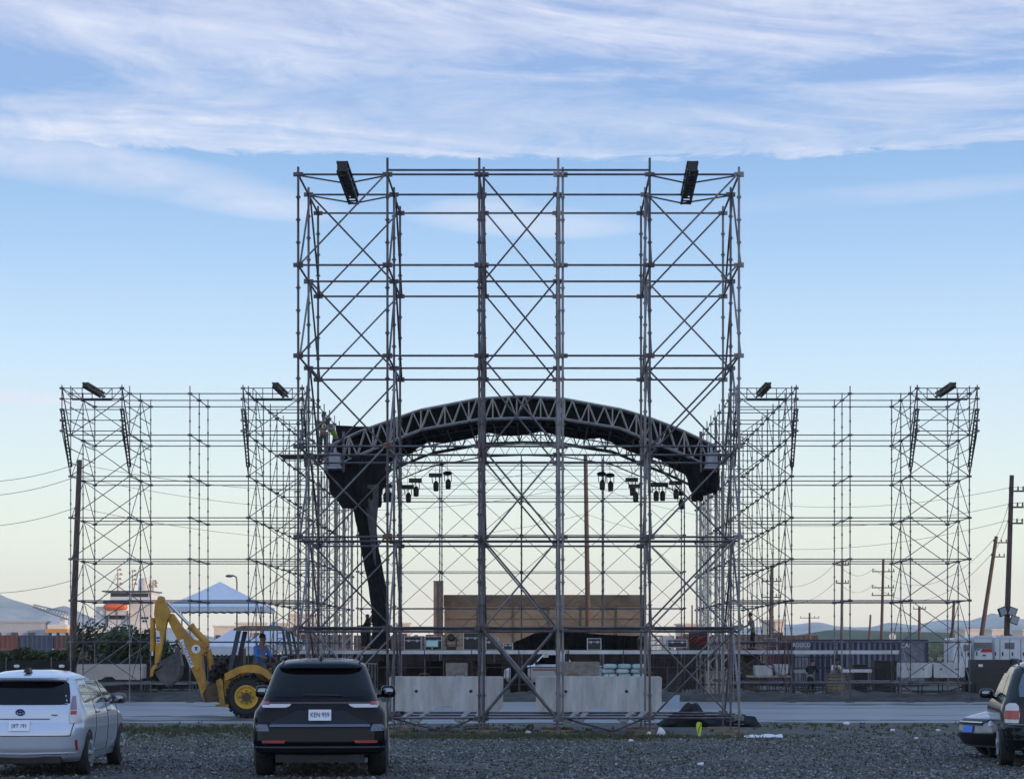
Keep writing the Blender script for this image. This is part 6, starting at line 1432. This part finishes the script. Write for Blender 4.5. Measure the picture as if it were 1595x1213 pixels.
for k in range(5): m_.tube((X_(224 + 2 * k, YSH), YSH - 2.1, Z_(962 + (k % 2) * 5, YSH)), (X_(224 + 2 * k, YSH), YSH - 2.0, Z_(962 + (k % 2) * 5, YSH)), .3, 8)
m_.build('porthole', GLASS, sp)
Yk = 430.0
cr = thing('harbour_crane', 'slender harbour crane with lowered jib over an orange carrier left of the leaning pole', 'crane', (X_(96, Yk), Yk, 0))
m_ = MB(); tip = at(52, 945, Yk); root_ = at(106, 966, Yk)
for a in (-.5, .5): m_.tube(root_ + Vector((0, a, .2)), tip + Vector((0, a * .4, 0)), .16, 5); m_.tube(root_ + Vector((0, a, 1.6)), tip + Vector((0, a * .4, .5)), .12, 5)
for k in range(12): p = root_.lerp(tip, k / 12); q = root_.lerp(tip, (k + 1) / 12); m_.tube(p + Vector((0, 0, 1.5 * (1 - k / 12) + .4 * k / 12)), q, .08, 4)
m_.build('jib', mat('crane grey', (.2, .2, .22), .5), cr); m_ = MB(); m_.bx(X_(93, Yk), X_(101, Yk), Yk, Yk + 3, Z_(972, Yk), Z_(958, Yk)); m_.build('cab', SHW, cr); m_ = MB(); m_.bx(X_(72, Yk), X_(106, Yk), Yk - 1, Yk + 4, Z_(985, Yk), Z_(979, Yk)); m_.build('orange_carrier', mat('orange paint', (.6, .25, .06), .5), cr); m_ = MB(); m_.bx(X_(74, Yk), X_(104, Yk), Yk, Yk + 3, Z_(979, Yk) + .01, Z_(972, Yk)); m_.build('machinery_deck', CREAM, cr); m_ = MB()
for p in (76, 88, 102): m_.bx(X_(p, Yk), X_(p, Yk) + .5, Yk, Yk + .5, 0, Z_(985, Yk))
m_.build('leg', DARK, cr)

# ---------------------------------------------------------------- canopy tents
TENT = mat('white tent fabric', (.66, .68, .72), .7, var=.06)
def tent(pk, ex0, ex1, ey, vy, Y, label, rz=.0):
    cx, w = (X_(ex0, Y) + X_(ex1, Y)) / 2, (X_(ex1, Y) - X_(ex0, Y)) / 2; ze, zv, zp = Z_(ey, Y), Z_(vy, Y), Z_(pk[1], Y); root = thing('canopy_tent', label, 'tent', (cx, Y + w, 0), group='white pyramid canopy tents')
    xp = X_(pk[0], Y); P = Vector((xp, Y + w, zp)); cor = [Vector((cx + a * w, Y + w + b * w, ze)) for a, b in ((-1, -1), (1, -1), (1, 1), (-1, 1))]; mb = MB(); n = 10
    for i in range(4):
        a, b = cor[i], cor[(i + 1) % 4]; rows = []
        for k in range(n + 1):
            t = k / n; sag = -.10 * math.sin(PI * t) * w / 2.5; rows.append([a.lerp(P, t).lerp(b.lerp(P, t), j / 8) + Vector((0, 0, sag * (.4 + .6 * math.sin(PI * j / 8)))) for j in range(9)])
        mb.grid(rows)
    mb.build('roof', TENT, root, True); mb = MB()
    for i in range(4):
        a, b = cor[i], cor[(i + 1) % 4]; nrm = ((a + b) / 2 - Vector((cx, Y + w, ze))).normalized() * .015
        mb.grid([[a.lerp(b, j / 24) + nrm for j in range(25)], [a.lerp(b, j / 24) + nrm * 2 - Vector((0, 0, (ze - zv) * (1 if j % 2 else .82))) for j in range(25)]])
    mb.build('valance', TENT, root)
    for c in cor: l = MB(); l.tube((c.x * .98 + cx * .02, c.y, 0), (c.x * .98 + cx * .02, c.y, ze), .035, 8); l.build('leg', STEEL, root)
    l = MB()
    for i in range(4): l.tube(cor[i] - Vector((0, 0, .08)), cor[(i + 1) % 4] - Vector((0, 0, .08)), .02, 6)
    l.build('frame', STEEL, root)
tent((331.5, 903), 256, 408, 944, 953, 106, 'large white pyramid canopy tent rising behind the backhoe arm')
tent((361, 975), 318, 402, 1006, 1021, 98, 'low white pyramid canopy tent behind the backhoe, under the large tent')
tent((420, 966), 386, 470, 1003, 1016, 112, 'white canopy tent partly hidden behind the backhoe canopy')

# ---------------------------------------------------------------- poles and wires
def pole(top, base, Y, r, label, arms=(), lo=1.0):
    a, b = at(top[0], top[1], Y), at(base[0], base[1], Y); d = (b - a); zf = a.z; b = a + d * (a.z / (a.z - b.z)); root = thing('utility_pole', label, 'utility pole', b, group='wooden utility poles')
    mb = MB(); mb.tube(b, a, r * 1.25, 10, r * .85); mb.build('shaft', WOOD, root, True); out = []
    for py, w in arms:
        z = Z_(py, Y); t = (z - b.z) / (a.z - b.z); c = b.lerp(a, t); m2 = MB(); m2.bar(c + Vector((-w * lo, -.14, 0)), c + Vector((w, -.14, 0)), .07, .08); ar = m2.build('crossarm', WOOD, root); ins = MB()
        for q in (-.92 * lo, .5, .92): ins.tube(c + Vector((q * w, -.14, .05)), c + Vector((q * w, -.14, .24)), .045, 6, .03)
        ins.build('insulator', DARK, ar); out += [c + Vector((q * w, -.14, .24)) for q in (-.9 * lo, .9)]
    return root, a, out
P1 = pole((124, 716), (113, 1004), 98, .135, 'tall brown utility pole leaning in front of the outer left scaffold tower')
P2 = pole((912, 708), (916, 978), 128, .14, 'utility pole standing behind the arch, right of the fourth tower post')
P3 = pole((1576, 740), (1568, 990), 104, .13, 'tall dark utility pole at the right edge behind the generators', ((765, .6), (790, .6), (815, .6)), .2)
P4 = pole((1552, 835), (1529, 988), 150, .15, 'leaning utility pole just left of the tall right pole', ((845, .8), (867, .8)), .2)
P5 = pole((1376, 870), (1373, 995), 170, .12, 'utility pole with three crossarms inside the right wing, left of its outer tower', ((890, .9), (915, .9), (927, .9)))
P6 = pole((1312, 870), (1311, 995), 165, .11, 'utility pole beside the middle posts of the right wing', ((880, .5), (908, .5)))
P7 = pole((1202, 880), (1200, 1000), 150, .12, 'utility pole in the right mast cluster beside the lit block', ((905, .7), (930, .7)))
P8 = pole((1261, 954), (1261, 992), 260, .14, 'short distant utility pole left of the green rise', ((962, 1.2),)); P9 = pole((1356, 957), (1354, 992), 260, .14, 'short distant utility pole right of the green rise middle'); P10 = pole((1432, 944), (1432, 995), 200, .14, 'distant utility pole inside the outer right tower', ((948, .6),)); P11 = pole((1486, 935), (1483, 995), 180, .14, 'distant utility pole at the right side of the outer right tower')
P12 = pole((1078, 942), (1078, 975), 200, .08, 'thin distant pole right of the tan building')
def wire(a, b, sag, label, r=.014):
    a, b = Vector(a), Vector(b); mb = MB(); mb.path([a.lerp(b, t) - Vector((0, 0, sag * 4 * t * (1 - t))) for t in np.linspace(0, 1, 28)], r, 4); solo(mb, 'overhead_wire', DARK, label, 'wire', a.lerp(b, .5), group='overhead wires')
f1 = lambda Z: Vector((P1[1].x, P1[1].y, Z))
for k, (pl_, pr_) in enumerate(((735, 722), (758, 742), (805, 790), (902, 902))):
    z = Z_(pr_, 98); wire(at(-140, pl_ + 8, 90), (X_(120 - k, 98), 98, z), .5, 'overhead wire from the left edge to the leaning brown pole, %s' % ('topmost', 'second from top', 'third from top', 'lowest')[k])
for k, (z1_, z2_) in enumerate(((722, 716), (742, 752), (790, 800))):
    wire((X_(120, 98), 98, Z_(z1_, 98)), (P2[1].x, 128, Z_(z2_, 128)), 1.6, 'long overhead wire between the leaning left pole and the pole behind the arch, %s' % ('top', 'middle', 'bottom')[k], .012)
    wire((P2[1].x, 128, Z_(z2_, 128)), (P3[1].x, 104, Z_((765, 790, 815)[k], 104) + .2), 1.8, 'long overhead wire between the pole behind the arch and the right edge pole, %s' % ('top', 'middle', 'bottom')[k], .012)
    wire((P3[1].x, 104, Z_((765, 790, 815)[k], 104) + .2), at(1700, (725, 742, 778)[k], 96), .3, 'overhead wire leaving the right edge pole past the frame, %s' % ('top', 'middle', 'bottom')[k])
for k in range(2):
    wire(P4[2][k * 2], P3[2][min(5, k * 2 + 2)], .3, 'overhead wire between the two right poles, %s' % ('upper', 'lower')[k]); wire(P5[2][k * 2], P4[2][k * 2], 2.2, 'overhead wire from the three-armed pole to the leaning right pole, %s' % ('upper', 'lower')[k]); wire(P6[2][k * 2], P5[2][k * 2], .8, 'overhead wire between the middle-post pole and the three-armed pole, %s' % ('upper', 'lower')[k]); wire(P7[2][k * 2], P6[2][k * 2], 1.2, 'overhead wire from the mast-cluster pole to the middle-post pole, %s' % ('upper', 'lower')[k])
# flood lamps on the right edge pole and one on a post at left
def flood(px, py, Y, rz, label):
    root = thing('flood_lamp', label, 'flood lamp', at(px, py, Y), group='flood lamps on the right pole'); p = at(px, py, Y); mb = MB(); mb.box(p, (.42, .16, .42), rz=rz, ry=.35 if px > 1570 else -.35); h = mb.build('housing', BLKPL, root); mb = MB(); mb.box(p + Vector((0, -.1, 0)), (.34, .02, .34), rz=rz, ry=.35 if px > 1570 else -.35); mb.build('lens', mat('flood lens', (.3, .31, .33), .2), h); mb = MB(); mb.bar(p, at(1570, py + 5, Y + .1), .05, .05); mb.build('bracket', BLKPL, root)
flood(1562, 952, 103.6, .3, 'square flood lamp on the right edge pole, left one of the upper pair'); flood(1577, 952, 103.6, -.3, 'square flood lamp on the right edge pole, right one of the upper pair'); flood(1580, 965, 103.6, -.2, 'square flood lamp on the right edge pole, lower one')
lp = thing('street_lamp', 'slim street lamp with curved arm beside the large white tent', 'street lamp', (X_(369, 140), 140, 0)); x = X_(369, 140); zt_ = Z_(896, 140)
mb = MB(); mb.path([(x, 140, 0), (x, 140, zt_ - .4), (x - .05, 140, zt_ - .1), (x - .25, 140, zt_), (x - .35, 140, zt_)], .05, 8); mb.build('pole', STEEL, lp, True); mb = MB(); mb.ell((x - .5, 140, zt_ - .03), (.26, .14, .1), 12, 6); mb.build('lamp_head', STEEL, lp, True)
sm = thing('satellite_dish', 'small white round dish on a mast in front of the right green rise', 'dish', at(1390, 991, 120)); p = at(1390, 991, 120); mb = MB(); mb.lathe([(0, .02), (-.03, .12), (-.08, .2)], p, 'Y', 18); mb.build('reflector', SHW, sm, True); mb = MB(); mb.tube((p.x, p.y + .1, 0), (p.x, p.y + .02, p.z), .05, 6); mb.build('mast', STEEL, sm)

# ---------------------------------------------------------------- air
# ---------------------------------------------------------------- added off-view sun blocker, a warehouse shape keeping low sun off the lot
wh = thing('sun_blocker', 'added unseen sun blocker beyond the right edge, warehouse shaped, shading the lot', 'building', (120, 5, 0))
CLAD = mat('blocker cladding', (.72, .72, .7), .6, var=.08); mb = MB(); mb.bx(110, 135, -90, 70, 0, 20.5); mb.build('wall', CLAD, wh)
mb = MB(); mb.prism([(109, 20.5), (136, 20.5), (122.5, 24)], -91, 71); mb.build('roof', mat('roof sheet', (.4, .41, .42), .5, .3), wh)
for k in range(6): mb = MB(); mb.bx(109.9, 109.98, -80 + k * 25, -74 + k * 25, 0, 5.5); mb.build('door', mat('roller door', (.3, .33, .38), .5, .2), wh)
HAZE = True
if HAZE:
    mb = MB(); mb.bx(-3900, 3900, -60, 3900, -1, 135); hz = mb.build('haze', None or bpy.data.materials.new('haze'))
    hm = hz.data.materials[0]; hm.use_nodes = True; nt = hm.node_tree; nt.nodes.remove(nt.nodes['Principled BSDF']); v = nt.nodes.new('ShaderNodeVolumePrincipled'); v.inputs['Color'].default_value = (.92, .94, .97, 1); v.inputs['Density'].default_value = .00014; v.inputs['Anisotropy'].default_value = .85
    nt.links.new(v.outputs[0], nt.nodes['Material Output'].inputs['Volume']); tag(hz, 'thin pale evening haze', 'haze', kind='stuff')

S.cycles.volume_bounces = 3
